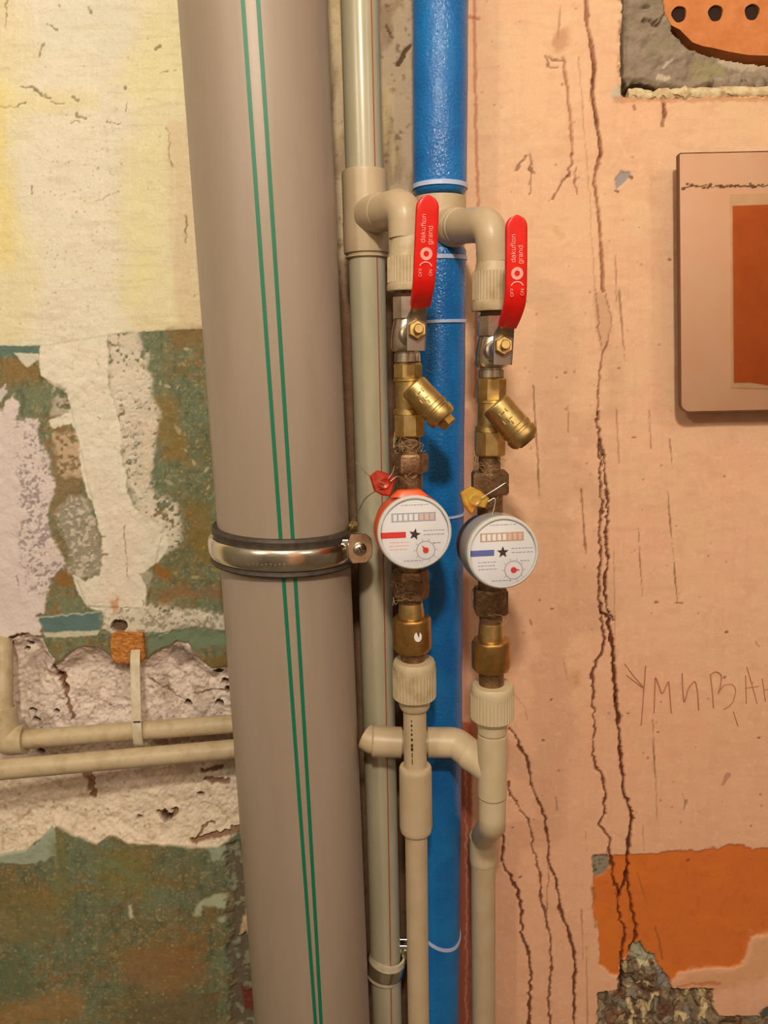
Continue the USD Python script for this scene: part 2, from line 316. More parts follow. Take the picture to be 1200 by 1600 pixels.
for q, c, am in [([(0, 572), (50, 565), (66, 585), (40, 600), (0, 600)], (150, 112, 60), 0.6), ([(265, 515), (330, 512), (330, 545), (270, 545)], (146, 106, 54), 0.6), ([(240, 620), (275, 612), (285, 680), (300, 730), (260, 720), (240, 680)], (152, 116, 50), 0.6),
                 ([(85, 640), (112, 680), (125, 740), (132, 780), (95, 800), (80, 830), (78, 740)], (150, 116, 74), 0.6), ([(78, 890), (110, 895), (112, 915), (85, 912)], (146, 98, 40), 0.8), ([(236, 885), (262, 885), (262, 902), (240, 905)], (156, 100, 34), 0.9),
                 ([(290, 780), (330, 790), (345, 900), (300, 860)], (140, 110, 44), 0.6), ([(250, 920), (350, 915), (350, 935), (250, 940)], (158, 108, 66), 0.6), ([(300, 1030), (360, 1020), (360, 1060), (330, 1045)], (130, 96, 40), 0.8)]:
    L.patch(q, A(*c), 8, 12, 20, 17, am)
def speckle(poly, c, cover, size, seed, edge=6, amount=0.95, rise=0.0008, low=0.3):
    d = sd(X, Y, poly); k = np.nonzero(d > -30)[0]; d = d[k] + (L.N(18, seed, k=k) - 0.5) * 16 + (L.N(5, seed + 1, k=k) - 0.5) * 10
    co = 1 - cover + (L.N(26, seed + 70, 3, k=k) - 0.5) * low; m = sst(d, -edge, edge) * sst(0.72 * L.N(size, seed + 40, 3, k=k) + 0.28 * L.N(size * 2.4, seed + 50, 3, k=k), co - 0.06, co + 0.06) * amount
    L.col[k] = L.col[k] * (1 - m[:, None]) + c * m[:, None]; L.h[k] += m * rise
spack = A(228, 206, 180)
speckle([(85, 600), (108, 598), (112, 650), (80, 650)], A(196, 176, 146), 0.48, 6, 60)
speckle([(76, 675), (124, 676), (128, 745), (95, 745)], A(206, 172, 132), 0.5, 6, 61)
L.patch([(88, 800), (110, 775), (136, 782), (151, 822), (161, 860), (160, 886), (148, 897), (124, 904), (108, 890), (108, 855), (95, 830)], A(166, 150, 124), 5, 9, 12, 62, 0.85, 0.0004)
speckle([(88, 800), (110, 775), (136, 782), (151, 822), (161, 860), (160, 886), (148, 897), (124, 904), (108, 890), (108, 855)], A(206, 188, 158), 0.46, 4, 63)
speckle([(168, 519), (212, 519), (230, 560), (238, 592), (236, 622), (250, 640), (247, 664), (240, 700), (234, 765), (278, 790), (282, 822), (276, 852), (256, 862), (214, 800), (198, 745), (188, 690), (172, 612)], A(226, 206, 174), 0.60, 4.5, 64, low=0.35)
speckle([(188, 655), (218, 640), (222, 740), (200, 760)], A(220, 200, 170), 0.52, 4, 65)
L.patch([(220, 657), (247, 662), (238, 722), (231, 770), (224, 745)], A(226, 204, 170), 2, 6, 10, 66, 0.9, 0.0012)
speckle([(195, 575), (234, 585), (236, 620), (215, 640), (180, 640), (172, 600)], A(228, 210, 178), 0.62, 4.5, 67)
L.patch([(62, 519), (62, 545), (60, 570), (66, 588), (84, 602), (104, 608), (110, 640), (96, 652), (74, 656), (82, 670), (112, 662), (122, 684), (126, 729), (136, 776), (145, 786), (160, 842), (161, 884), (154, 898), (132, 908), (113, 897), (118, 919), (135, 947), (160, 956), (228, 950), (229, 912), (221, 903), (217, 897), (231, 889), (248, 878), (264, 853), (256, 823), (217, 801), (213, 796), (198, 770), (198, 745), (190, 707), (187, 663), (170, 602), (167, 519), (160, 440), (80, 440)], streak, 1.4, 4.0, 12, 68, 1.0)
L.h += sst(sd(X, Y, [(62, 500), (62, 588), (104, 608), (122, 684), (145, 786), (160, 884), (120, 905), (135, 947), (228, 950), (256, 823), (198, 745), (170, 602), (167, 500)]), -2, 2) * sst(Y, 530, 575) * 0.0012
pm = sst(sd(X, Y, [(62, 440), (62, 588), (104, 608), (122, 684), (145, 786), (160, 884), (120, 905), (135, 947), (228, 950), (256, 823), (198, 745), (170, 602), (167, 440)]), -2, 2)
L.lay(pm * sst(L.N(22, 133), 0.5, 0.66) * 0.35, A(232, 208, 176)); L.lay(pm * sst(L.N(6, 134), 0.62, 0.76) * 0.4, A(206, 180, 140)); L.lay(pm * sst(L.N(3.6, 135, 2), 0.74, 0.84) * 0.6, A(150, 124, 84))
L.h += pm * (L.N(7, 136) - 0.5) * 0.0007
L.patch([(150, 760), (200, 770), (215, 850), (217, 940), (140, 945), (165, 890), (162, 830)], A(232, 206, 178), 10, 8, 20, 69, 0.5)
L.patch([(21, 551), (61, 553), (62, 562), (42, 574), (34, 568)], A(226, 212, 180), 1, 2, 8, 70, 0.9, 0.0008)
L.patch([(-60, 640), (5, 640), (19, 618), (30, 632), (27, 655), (58, 655), (62, 685), (74, 712), (81, 745), (88, 762), (80, 790), (70, 804), (82, 842), (102, 881), (80, 906), (73, 925), (71, 958), (59, 963), (66, 996), (34, 990), (0, 997), (-60, 1000)], A(228, 206, 186), 2, 7, 9, 71, 1.0, 0.0014)
speckle([(22, 655), (58, 655), (74, 712), (86, 762), (70, 804), (82, 842), (100, 881), (80, 906), (70, 930), (45, 930), (30, 850), (26, 740)], A(168, 146, 138), 0.44, 4, 72, rise=-0.0006)
L.patch([(-10, 608), (8, 600), (12, 610), (2, 626), (-10, 630)], A(226, 206, 190), 2, 5, 8, 73, 0.8)
# the blue-green strip above the chase, rough plaster right of it
L.patch([(62, 966), (158, 958), (156, 985), (70, 989)], A(98, 120, 110), 1.2, 1.5, 10, 75, 1.0)
L.line([(56, 966), (100, 962), (162, 956)], 2.2, A(186, 188, 160), 0.9)
L.patch([(68, 989), (156, 985), (152, 993), (90, 996), (72, 996)], A(216, 202, 164), 1.5, 2.5, 10, 76, 0.9)
L.patch([(158, 957), (228, 950), (238, 940), (232, 962), (290, 955), (352, 962), (352, 985), (292, 978), (252, 992), (200, 990), (160, 984)], A(176, 160, 132), 3, 8, 10, 77, 0.9, 0.0012)
speckle([(158, 950), (232, 945), (290, 950), (352, 962), (352, 985), (292, 978), (252, 992), (160, 986)], A(222, 204, 172), 0.56, 5, 78)
L.patch([(232, 985), (262, 990), (300, 980), (352, 985), (352, 1008), (300, 1012), (262, 1008), (232, 1025)], A(120, 134, 100), 3, 5, 10, 79, 0.9)
L.patch([(172, 938), (184, 936), (186, 956), (176, 958)], A(206, 140, 84), 3, 3, 8, 80, 0.8)
# the chase hacked out for the two heating pipes
chase = [(-80, 1002), (8, 1000), (36, 990), (64, 996), (70, 1010), (84, 1030), (76, 1046), (100, 1030), (122, 1012), (150, 1010), (178, 1030), (230, 1030), (256, 1012), (275, 1003), (292, 1006), (302, 1024), (318, 1036), (332, 1046), (362, 1042), (420, 1060), (420, 1303), (372, 1301), (340, 1324), (300, 1325), (255, 1321), (200, 1318), (170, 1306), (150, 1319), (120, 1308), (98, 1297), (88, 1292), (62, 1312), (40, 1329), (0, 1336), (-80, 1336)]
d = sd(X, Y, chase, 90) + (L.N(14, 81) - 0.5) * 9
cm = sst(d, -1.5, 1.5); L.lay(cm, A(240, 214, 188))
top = 1 - sst(Y, 1180, 1330)
L.h -= cm * (0.004 + 0.010 * sst(d, 0, 22) * (0.25 + 0.75 * top)); L.h += cm * ((L.N(34, 82) - 0.5) * 0.009 + (L.N(12, 83) - 0.5) * 0.0025 + (L.N(5, 140, 3) - 0.5) * 0.0022)
L.lay(cm * sst(L.N(28, 84), 0.5, 0.62) * 0.6, A(200, 176, 148)); L.lay(cm * sst(L.N(7, 85), 0.58, 0.7) * 0.45, A(200, 168, 140)); L.lay(cm * sst(L.N(5, 86), 0.64, 0.72) * 0.6, A(176, 142, 110))
L.lay(cm * sst(L.N(3.6, 141, 2), 0.72, 0.84) * 0.5, A(140, 106, 76)); L.lay(cm * sst(L.N(5, 142, 3), 0.62, 0.74) * 0.4, A(244, 222, 190))
L.lay(cm * sst(Y + (L.N(30, 143) - 0.5) * 60, 1200, 1245) * 0.7, A(246, 220, 180))
L.lay(cm * sst(Y, 1205, 1240) * sst(L.N(10, 87), 0.62, 0.72) * 0.6, A(206, 172, 132))
for q, c, am in [([(40, 1026), (66, 1024), (80, 1040), (60, 1052), (28, 1048)], (176, 150, 128), 0.7), ([(90, 1040), (150, 1012), (180, 1032), (170, 1052), (110, 1052)], (186, 160, 134), 0.5), ([(262, 1016), (300, 1014), (312, 1034), (280, 1046), (258, 1034)], (150, 126, 110), 0.8), ([(170, 1036), (208, 1036), (200, 1052), (174, 1050)], (160, 136, 112), 0.6), ([(0, 1006), (12, 1004), (10, 1018), (-10, 1022)], (60, 44, 34), 0.9), ([(230, 1165), (372, 1150), (372, 1166), (240, 1176)], (130, 92, 60), 0.7)]:
    L.patch(q, A(*c), 4, 8, 10, 88, am)
brown = A(128, 78, 40)
for q, w, dp in [([(80, 1044), (84, 1062), (92, 1080)], 6, 0.004), ([(88, 1062), (94, 1084)], 9, 0.005), ([(94, 1084), (98, 1104), (106, 1132)], 6, 0.003), ([(122, 1208), (134, 1232), (139, 1254)], 10, 0.003), ([(300, 1318), (322, 1316), (345, 1308), (376, 1298)], 10, 0.004), ([(0, 1005), (20, 996), (34, 990)], 4, 0.003), ([(310, 1214), (340, 1210)], 6, 0.003), ([(318, 1228), (350, 1232)], 8, 0.003), ([(248, 1278), (260, 1286), (270, 1276)], 8, 0.006), ([(225, 1068), (262, 1090), (290, 1108)], 2.5, 0.001), ([(298, 1094), (352, 1086)], 2.5, 0.002), ([(300, 1318), (320, 1296), (330, 1292)], 4, 0.002)]:
    L.line(q, w, brown, 0.85, dp, 4, seed=int(w * 7 + q[0][0]))
for x, y, r in [(340, 1054, 5), (355, 1088, 6), (337, 1108, 4), (347, 1072, 4), (288, 1108, 4), (190, 977, 9), (4, 1008, 8), (42, 1120, 3.5), (78, 1122, 3), (256, 1284, 6), (310, 1250, 3), (215, 1283, 2.5), (40, 1010, 3), (32, 1022, 3), (46, 1135, 3), (114, 1170, 4), (55, 1186, 4)]:
    L.line([(x - r * 0.4, y), (x + r * 0.4, y + 1)], r * 1.9, A(84, 50, 28), 0.9, 0.007, 3, seed=int(x + y))
# below the chase
L.patch([(-80, 1337), (0, 1336), (40, 1329), (62, 1312), (80, 1295), (87, 1299), (87, 1338), (52, 1350), (-80, 1347)], A(172, 176, 144), 1.5, 3, 10, 90, 0.95)
for q, c, am in [([(302, 1432), (313, 1432), (316, 1416), (350, 1419), (357, 1397), (335, 1397), (318, 1405), (306, 1414)], (178, 178, 140), 0.95), ([(326, 1328), (352, 1322), (352, 1345), (330, 1346)], (166, 170, 136), 0.85), ([(200, 1415), (204, 1415), (208, 1434), (204, 1436)], (206, 196, 160), 0.9), ([(340, 1436), (352, 1432), (352, 1440), (342, 1442)], (176, 180, 150), 0.8),
                 ([(-60, 1380), (70, 1390), (110, 1450), (60, 1480), (-60, 1470)], (134, 112, 60), 0.5), ([(0, 1565), (120, 1545), (130, 1590), (0, 1610)], (168, 120, 62), 0.55), ([(200, 1480), (300, 1470), (330, 1530), (250, 1560), (190, 1530)], (146, 100, 54), 0.6), ([(-40, 1510), (40, 1490), (60, 1560), (-40, 1590)], (96, 106, 72), 0.6), ([(150, 1330), (230, 1340), (240, 1400), (150, 1400)], (120, 116, 62), 0.5), ([(85, 1305), (100, 1302), (110, 1420), (90, 1420)], (122, 112, 52), 0.6), ([(205, 1560), (340, 1550), (340, 1640), (180, 1640)], (110, 92, 60), 0.6)]:
    L.patch(q, A(*c, k=1.1), 3 if am > 0.7 else 14, 3 if am > 0.7 else 16, 14, 91, am)
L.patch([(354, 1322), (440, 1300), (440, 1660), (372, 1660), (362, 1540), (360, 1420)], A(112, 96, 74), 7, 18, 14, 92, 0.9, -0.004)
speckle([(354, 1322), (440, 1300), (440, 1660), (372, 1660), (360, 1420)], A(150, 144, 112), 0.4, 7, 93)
L.patch([(372, 1464), (380, 1436), (392, 1422), (398, 1440), (396, 1462), (384, 1460)], A(214, 176, 126), 2, 4, 8, 94, 0.95, 0.004)
L.patch([(376, 1545), (398, 1545), (402, 1580), (380, 1582)], A(124, 52, 40), 3, 4, 8, 95, 0.9)
# scratches and specks on the cream paint
scr = A(120, 92, 52)
for q, w in [([(33, 135), (55, 138), (66, 147), (82, 155)], 3.5), ([(55, 142), (66, 148), (79, 154)], 6), ([(78, 160), (100, 162)], 2.5), ([(28, 166), (38, 162)], 4), ([(74, 39), (90, 47)], 4.5), ([(68, 68), (60, 88)], 4), ([(92, 7), (94, 8)], 5), ([(115, 152), (124, 158)], 6), ([(111, 192), (126, 190)], 2.5), ([(118, 180), (136, 186)], 4), ([(0, 168), (28, 166)], 2), ([(252, 114), (264, 112)], 3), ([(270, 110), (274, 110)], 3), ([(194, 135), (195, 138)], 4), ([(198, 160), (198, 174)], 2), ([(241, 76), (250, 72)], 4), ([(166, 192), (188, 193)], 1.6), ([(10, 0), (10, 50)], 2), ([(138, 12), (142, 22)], 3), ([(50, 290), (50, 302)], 3), ([(290, 335), (290, 378)], 2.5), ([(262, 200), (268, 260)], 2), ([(150, 560), (154, 570)], 1.5), ([(154, 650), (156, 652)], 3), ([(196, 822), (198, 880), (200, 905)], 2.6), ([(155, 838), (165, 838)], 2.5), ([(160, 868), (168, 868)], 3), ([(28, 900), (30, 915)], 3), ([(222, 935), (224, 945)], 4), ([(150, 315), (186, 300)], 1.5)]:
    L.line(q, w * 0.8, scr, 0.7, 0.0008, 3, seed=int(q[0][0] + q[0][1]), wn=1.0)
L.lay((1 - gm) * sst(L.N(14, 120, sx=0.3, sy=2.5), 0.58, 0.72) * 0.22, A(206, 180, 130)); L.lay((1 - gm) * sst(L.N(16, 121, sx=3.0, sy=0.3), 0.56, 0.7) * 0.2, A(246, 232, 196)); L.lay((1 - gm) * sst(L.N(8, 122), 0.6, 0.74) * 0.2, A(208, 184, 136))
L.spots([(60, 180), (200, 170), (200, 480), (70, 480)], 140, rng, 1.2, A(150, 120, 74), 0.55, 0.0004)
L.spots([(-10, 0), (290, 0), (310, 510), (-10, 520)], 60, rng, 1.3, A(150, 120, 74), 0.5, 0.0004)
L.spots([(-10, 1030), (365, 1040), (365, 1300), (-10, 1320)], 170, rng, 1.5, A(130, 96, 66), 0.6, 0.001)
L.spots([(-10, 1370), (360, 1350), (370, 1610), (-10, 1610)], 150, rng, 1.4, A(200, 168, 110), 0.6)
L.spots([(-10, 1370), (360, 1350), (370, 1610), (-10, 1610)], 120, rng, 1.7, A(176, 110, 52), 0.6)
L.spots([(215, 540), (330, 530), (345, 940), (270, 900)], 90, rng, 1.6, A(196, 152, 84), 0.6)
L.spots([(215, 540), (330, 530), (345, 940), (270, 900)], 16, rng, 2.2, A(212, 196, 150), 0.7, asp=2.5)
# bare tan render behind the pipes
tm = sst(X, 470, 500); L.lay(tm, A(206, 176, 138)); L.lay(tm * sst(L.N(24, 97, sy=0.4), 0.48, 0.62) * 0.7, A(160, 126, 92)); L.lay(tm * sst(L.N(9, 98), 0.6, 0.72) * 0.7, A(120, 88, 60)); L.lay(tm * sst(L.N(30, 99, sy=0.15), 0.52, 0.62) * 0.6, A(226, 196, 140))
L.lay(tm * sst(Y + (L.N(30, 144) - 0.5) * 120, 400, 500) * 0.88, A(112, 72, 46))  # brown of the render, deepened lower down as shade between the pipes
L.line([(640, 70), (622, 100)], 6, A(92, 60, 36), 0.9, 0.002)
L.line([(604, 42), (612, 58)], 4, A(92, 60, 36), 0.8, 0.002)
L.h += (L.N(60, 100) - 0.5) * 0.003 + (L.N(12, 101) - 0.5) * 0.0010 * (1 + gm)
V[:, 1] = -L.h * sst(V[:, 0], XL + 0.02, XL + 0.1)
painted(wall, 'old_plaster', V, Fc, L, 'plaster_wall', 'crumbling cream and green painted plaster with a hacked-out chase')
nL = len(Fc)

# pink plaster with the long cracks, right of the corner
xe = at(1225, 1620, WY)[0]; xs = np.concatenate([np.arange(XS, xe, 0.0011), grid_lines(xe, xe, xe + 0.3, XR, 0.004)]); zs = grid_lines(0.0, Z0, Z1, ZC, 0.0011)
V, Fc = grid(xs, zs); R = Coat(V); X, Y = R.X, R.Y
R.col[:] = A(243, 190, 141)
R.lay(sst(R.N(140, 1), 0.42, 0.62) * 0.5, A(243, 181, 135)); R.lay(sst(R.N(60, 2), 0.45, 0.65) * 0.4, A(240, 194, 142)); R.lay(sst(R.N(9, 3, sx=0.3), 0.5, 0.7) * 0.25, A(226, 168, 126))
R.lay(sst(Y + (R.N(200, 4) - 0.5) * 700, 300, 1250) * 0.5, A(244, 174, 134))
R.lay(sst(R.N(26, 105, sx=2.2, sy=0.2), 0.5, 0.7) * 0.22, A(226, 170, 128)); R.lay(sst(R.N(5, 106), 0.6, 0.75) * 0.25, A(250, 206, 166))
R.lay(sst(R.N(20, 5), 0.56, 0.7) * 0.25, A(222, 164, 118))
# pink plaster reddened and darkened: shade behind the pipes put into its colour
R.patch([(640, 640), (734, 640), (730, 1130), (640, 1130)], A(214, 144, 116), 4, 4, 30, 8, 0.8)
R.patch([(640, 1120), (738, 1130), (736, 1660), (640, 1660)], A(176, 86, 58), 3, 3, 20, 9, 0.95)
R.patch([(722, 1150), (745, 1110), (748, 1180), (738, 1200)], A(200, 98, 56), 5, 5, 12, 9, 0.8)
R.line([(741, -20), (742, 100), (743, 200), (747, 320), (744, 480), (742, 620)], 4, A(196, 116, 80), 0.75, 0.0012, 1.5)
R.line([(727, 28), (746, 30)], 5, A(180, 100, 70), 0.7, 0.001)
R.line([(727, 1180), (729, 1400), (728, 1620)], 2, A(220, 160, 130), 0.7)
dark = A(100, 44, 20); mid = A(140, 84, 50); soft = A(186, 124, 84)
# the bare orange patch low on the right and the grey rubble under it
R.h += 0.0005
om = R.patch([(927, 1338), (985, 1335), (1030, 1333), (1052, 1329), (1078, 1328), (1090, 1333), (1104, 1326), (1115, 1323), (1122, 1327), (1140, 1319), (1160, 1318), (1176, 1326), (1300, 1322), (1300, 1470), (1190, 1460), (1174, 1466), (1168, 1488), (1158, 1508), (1140, 1513), (1090, 1514), (1062, 1520), (1046, 1538), (1030, 1515), (1010, 1490), (972, 1500), (966, 1524), (953, 1523), (945, 1511), (937, 1508), (936, 1450), (927, 1430)], A(214, 112, 46, k=1.05), 2, 3, 14, 20, 1.0, -0.0016)
R.lay(om * sst(R.N(40, 21), 0.45, 0.6) * 0.6, A(220, 118, 42, k=1.05)); R.lay(om * sst(R.N(12, 22), 0.55, 0.7) * 0.25, A(196, 92, 36))
R.patch([(1200, 1462), (1178, 1460), (1172, 1480), (1158, 1510), (1080, 1518), (1050, 1536), (1046, 1545), (1060, 1550), (1115, 1545), (1300, 1500)], A(228, 162, 106), 9, 12, 12, 23, 0.75, 0.0006)
R.line([(1058, 1541), (1090, 1536), (1125, 1535)], 5, A(200, 110, 66), 0.6, 0.0005, 3)
R.patch([(924, 1336), (950, 1334), (953, 1352), (946, 1366), (932, 1372), (926, 1360)], A(150, 138, 112), 2, 4, 8, 24, 0.95, -0.001)
R.spots([(924, 1336), (950, 1334), (946, 1366), (930, 1370)], 16, rng, 2, A(96, 88, 72), 0.8)
for q in ([(926, 1386), (930, 1400), (926, 1420)], [(928, 1430), (932, 1450)]): R.line(q, 3, A(170, 110, 60), 0.6, 0.0005, 4)
rub = [(934, 1552), (964, 1550), (968, 1518), (974, 1502), (986, 1492), (992, 1478), (1000, 1474), (1010, 1490), (1022, 1494), (1030, 1512), (1044, 1528), (1048, 1546), (1080, 1544), (1113, 1545), (1114, 1575), (1122, 1588), (1300, 1588), (1300, 1680), (934, 1680)]
rm = R.patch(rub, A(140, 108, 76), 1.5, 4, 10, 25, 1.0, -0.004); R.h += rm * ((R.N(16, 26) - 0.5) * 0.008)
sp = np.stack([rng.uniform(915, 1240, 420), rng.uniform(1460, 1680, 420)], 1); kd = cKDTree(sp); q2 = np.stack([X + (R.N(10, 27) - 0.5) * 14, (Y + (R.N(10, 28) - 0.5) * 14) * 1.0], 1); near = np.nonzero(rm > 0)[0]; dd, ii = kd.query(q2[near], 2)
pal = np.array([A(132, 92, 66), A(116, 76, 54), A(150, 124, 92), A(146, 136, 116), A(104, 74, 52), A(206, 178, 124), A(160, 138, 104), A(126, 106, 80)])
cc_ = pal[rng.integers(0, 8, 420)][ii[:, 0]]; mm = rm[near][:, None] * 0.85; R.col[near] = R.col[near] * (1 - mm) + cc_ * mm
gp = (sst(dd[:, 1] - dd[:, 0], 2.2, 0.4) * rm[near])[:, None] * 0.6; R.col[near] = R.col[near] * (1 - gp) + A(84, 58, 40) * gp; R.h[near] += rm[near] * (rng.uniform(-0.003, 0.003, 420)[ii[:, 0]]) - gp[:, 0] * 0.002
R.lay(rm * sst(R.N(5, 29), 0.58, 0.72) * 0.5, A(190, 164, 118)); R.lay(rm * sst(R.N(4, 30, 3), 0.62, 0.74) * 0.5, A(84, 60, 44))
R.patch([(984, 1492), (992, 1478), (1000, 1474), (1010, 1488), (1024, 1494), (1024, 1504), (1000, 1506)], A(172, 168, 134), 3, 4, 8, 31, 0.9); R.patch([(998, 1504), (1014, 1502), (1016, 1512), (1000, 1514)], A(224, 204, 156), 2, 3, 8, 32, 0.95)
R.patch([(1026, 1508), (1044, 1528), (1046, 1544), (1028, 1546)], A(142, 138, 124), 3, 4, 8, 33, 0.9)
for q, w in [([(984, 1568), (992, 1590), (988, 1602)], 7), ([(1026, 1556), (1010, 1578), (1006, 1600)], 7), ([(1098, 1552), (1104, 1570), (1096, 1592)], 8), ([(1060, 1590), (1074, 1592)], 6), ([(990, 1540), (1004, 1536), (1020, 1542)], 3)]: R.line(q, w, A(222, 194, 136), 0.9, -0.001, 4, seed=int(q[0][0]))
R.patch([(1184, 1582), (1194, 1572), (1240, 1568), (1240, 1586), (1190, 1590)], A(92, 88, 78), 2, 3, 8, 34, 1.0)
# long crack
R.line([(914, -20), (917, 10), (918, 40), (926, 75), (929, 105), (925, 150), (930, 175), (936, 210), (939, 240), (934, 256), (928, 280), (932, 310), (937, 350), (940, 400), (942, 455)], 4.4, A(150, 90, 54), 0.85, 0.0025, 1.3)
R.line([(921, 60), (928, 110), (928, 160), (936, 225), (938, 245)], 2.4, dark, 0.7, 0.002, 2)
R.line([(905, 90), (912, 200), (921, 300), (928, 420), (932, 500)], 2, soft, 0.55, 0.0008, 2)
R.patch([(928, 452), (948, 462), (958, 500), (952, 540), (945, 556), (936, 545), (930, 505)], A(218, 164, 120), 4, 6, 10, 11, 0.8)
R.line([(930, 452), (934, 500), (940, 540)], 2, mid, 0.7, 0.001, 3); R.line([(944, 458), (956, 500), (950, 538)], 2, mid, 0.6, 0.001, 4)
R.line([(950, 535), (944, 548), (938, 580), (935, 620), (934, 650)], 3.0, A(134, 78, 44), 0.85, 0.002, 2)
R.line([(934, 645), (933, 660), (937, 690), (943, 712)], 4.2, dark, 0.85, 0.0025, 3)
R.line([(935, 690), (939, 720), (939, 760), (941, 800), (938, 830), (939, 860), (936, 905), (937, 955), (941, 962), (944, 990), (940, 1020), (925, 1050), (926, 1090), (928, 1130), (927, 1180), (930, 1200), (942, 1215), (948, 1240), (944, 1270), (938, 1288), (950, 1308), (953, 1335), (958, 1370), (966, 1398), (968, 1420), (968, 1440), (978, 1456), (974, 1476), (973, 1500), (971, 1552)], 3.8, dark, 0.9, 0.0025, 3.5)
R.line([(943, 712), (947, 760), (949, 800), (946, 840), (950, 880), (945, 900), (947, 950), (954, 958), (960, 970)], 3.6, dark, 0.95, 0.0025, 3.5)
R.line([(938, 957), (950, 962), (952, 985), (956, 1010), (960, 1050), (963, 1100)], 5.2, dark, 0.97, 0.003, 3)
R.line([(963, 1095), (968, 1140), (970, 1180), (973, 1210), (976, 1240), (988, 1270), (983, 1300), (981, 1340), (979, 1372), (970, 1390), (967, 1402)], 4.8, dark, 0.97, 0.003, 3)
R.line([(980, 1365), (983, 1390), (986, 1412), (989, 1430), (994, 1445), (994, 1468), (984, 1488)], 3.6, dark, 0.9, 0.003, 2.5)
R.line([(970, 1490), (972, 1520), (970, 1552)], 5, A(80, 44, 26), 0.9, 0.003, 3)
# cracks by the lower pipe
R.line([(795, 1137), (807, 1150), (811, 1165), (822, 1185), (828, 1210), (831, 1228), (838, 1248), (849, 1268), (853, 1295), (856, 1320), (857, 1345), (868, 1375), (876, 1420), (880, 1440), (890, 1460), (898, 1490), (898, 1520), (896, 1620)], 3.8, dark, 0.92, 0.0022, 3)
R.line([(796, 1222), (797, 1243), (808, 1255), (813, 1268), (825, 1280), (830, 1300), (832, 1322), (838, 1345), (844, 1370), (845, 1405), (852, 1425), (856, 1450), (860, 1470), (861, 1510), (858, 1560), (860, 1620)], 3.2, dark, 0.85, 0.002, 3)
R.line([(787, 1295), (787, 1325), (783, 1345), (795, 1365), (808, 1390), (813, 1410), (815, 1430), (816, 1455), (814, 1465), (825, 1480), (829, 1520), (828, 1550), (827, 1620)], 3.8, dark, 0.92, 0.0022, 3)
R.line([(857, 1345), (855, 1400), (853, 1425)], 1.8, mid, 0.6, 0.001, 2)
# hairlines and scratches
for q, w, a in [([(833, 603), (836, 660), (841, 720), (842, 775)], 2.2, 0.75), ([(887, 635), (888, 675)], 1.8, 0.6), ([(963, 640), (965, 690), (967, 722)], 1.8, 0.6), ([(1014, 642), (1017, 700)], 1.8, 0.6), ([(1046, 685), (1050, 732)], 2.2, 0.7), ([(1043, 768), (1048, 830), (1055, 900), (1058, 942)], 2.2, 0.75), ([(1055, 942), (1066, 943)], 2.5, 0.7), ([(997, 825), (1000, 880), (1004, 932)], 2, 0.75), ([(908, 765), (910, 800), (915, 865)], 2.6, 0.75), ([(962, 400), (963, 470)], 2, 0.6), ([(967, 455), (971, 500), (976, 565)], 2.6, 0.65),
                ([(1020, 1125), (1022, 1180), (1024, 1215)], 2.4, 0.75), ([(1025, 1215), (1026, 1280)], 1.4, 0.5), ([(868, 1245), (870, 1265)], 3, 0.6), ([(908, 1420), (911, 1500)], 2.2, 0.55), ([(916, 1480), (918, 1600)], 2, 0.5), ([(880, 1030), (886, 1062)], 1.6, 0.5), ([(959, 850), (960, 930), (961, 1000)], 1.5, 0.5), ([(1068, 1265), (1072, 1252)], 4, 0.5), ([(1130, 1225), (1138, 1212)], 6, 0.45), ([(1066, 1240), (1071, 1254)], 3, 0.6), ([(1180, 1003), (1186, 1010)], 3, 0.55), ([(996, 1365), (1005, 1395), (1012, 1415)], 2.4, 0.6), ([(1024, 1450), (1030, 1470), (1036, 1500)], 2.2, 0.6), ([(828, 968), (831, 976)], 2.5, 0.6), ([(872, 60), (875, 10), (872, -20)], 2, 0.5), ([(800, 1080), (820, 1105), (824, 1125)], 1.8, 0.45), ([(915, 1300), (916, 1330)], 2, 0.4), ([(1004, 1290), (1006, 1330)], 1.5, 0.4)]:
    R.line(q, w * 0.9, A(134, 80, 46), a, 0.0006, 0.9, seed=int(q[0][0]), wn=1.1)
R.patch([(868, 48), (886, 44), (890, 62), (882, 80), (866, 82), (864, 62)], A(196, 128, 84), 6, 8, 10, 12, 0.6)
R.line([(880, 92), (885, 130), (891, 180), (895, 240)], 5, A(198, 132, 90), 0.8, 0.001, 2); R.line([(880, 95), (886, 140), (893, 220)], 1.8, mid, 0.5, 0.001, 2)
for q, w in [([(822, 246), (812, 256), (808, 264)], 5), ([(829, 240), (830, 258), (828, 266), (836, 272)], 4), ([(829, 262), (828, 305)], 3), ([(894, 240), (892, 262), (886, 276)], 5), ([(888, 272), (874, 290), (864, 310)], 3.5), ([(900, 262), (897, 280), (903, 304)], 3), ([(854, 88), (858, 104), (872, 106)], 3), ([(858, 90), (884, 96)], 3), ([(1037, 165), (1038, 180), (1035, 198)], 6), ([(990, 165), (991, 170)], 3)]:
    R.line(q, w, A(128, 78, 44), 0.7, 0.0012, 3, seed=int(q[0][0] + q[0][1]))
R.line([(1036, 140), (1037, 165), (1038, 182)], 4, A(140, 70, 40), 0.8, 0.001)
R.patch([(963, 298), (961, 280), (970, 266), (986, 270), (978, 284)], A(166, 150, 138), 1.2, 2, 8, 13, 0.95, -0.001); R.line([(961, 297), (966, 298)], 4, dark, 0.9); R.line([(985, 275), (988, 278)], 4, dark, 0.8)
R.patch([(862, 360), (868, 352), (880, 366), (872, 372)], A(218, 170, 110), 5, 5, 10, 14, 0.6); R.patch([(894, 1050), (905, 1050), (905, 1070), (896, 1070)], A(214, 150, 96), 6, 4, 10, 14, 0.7)
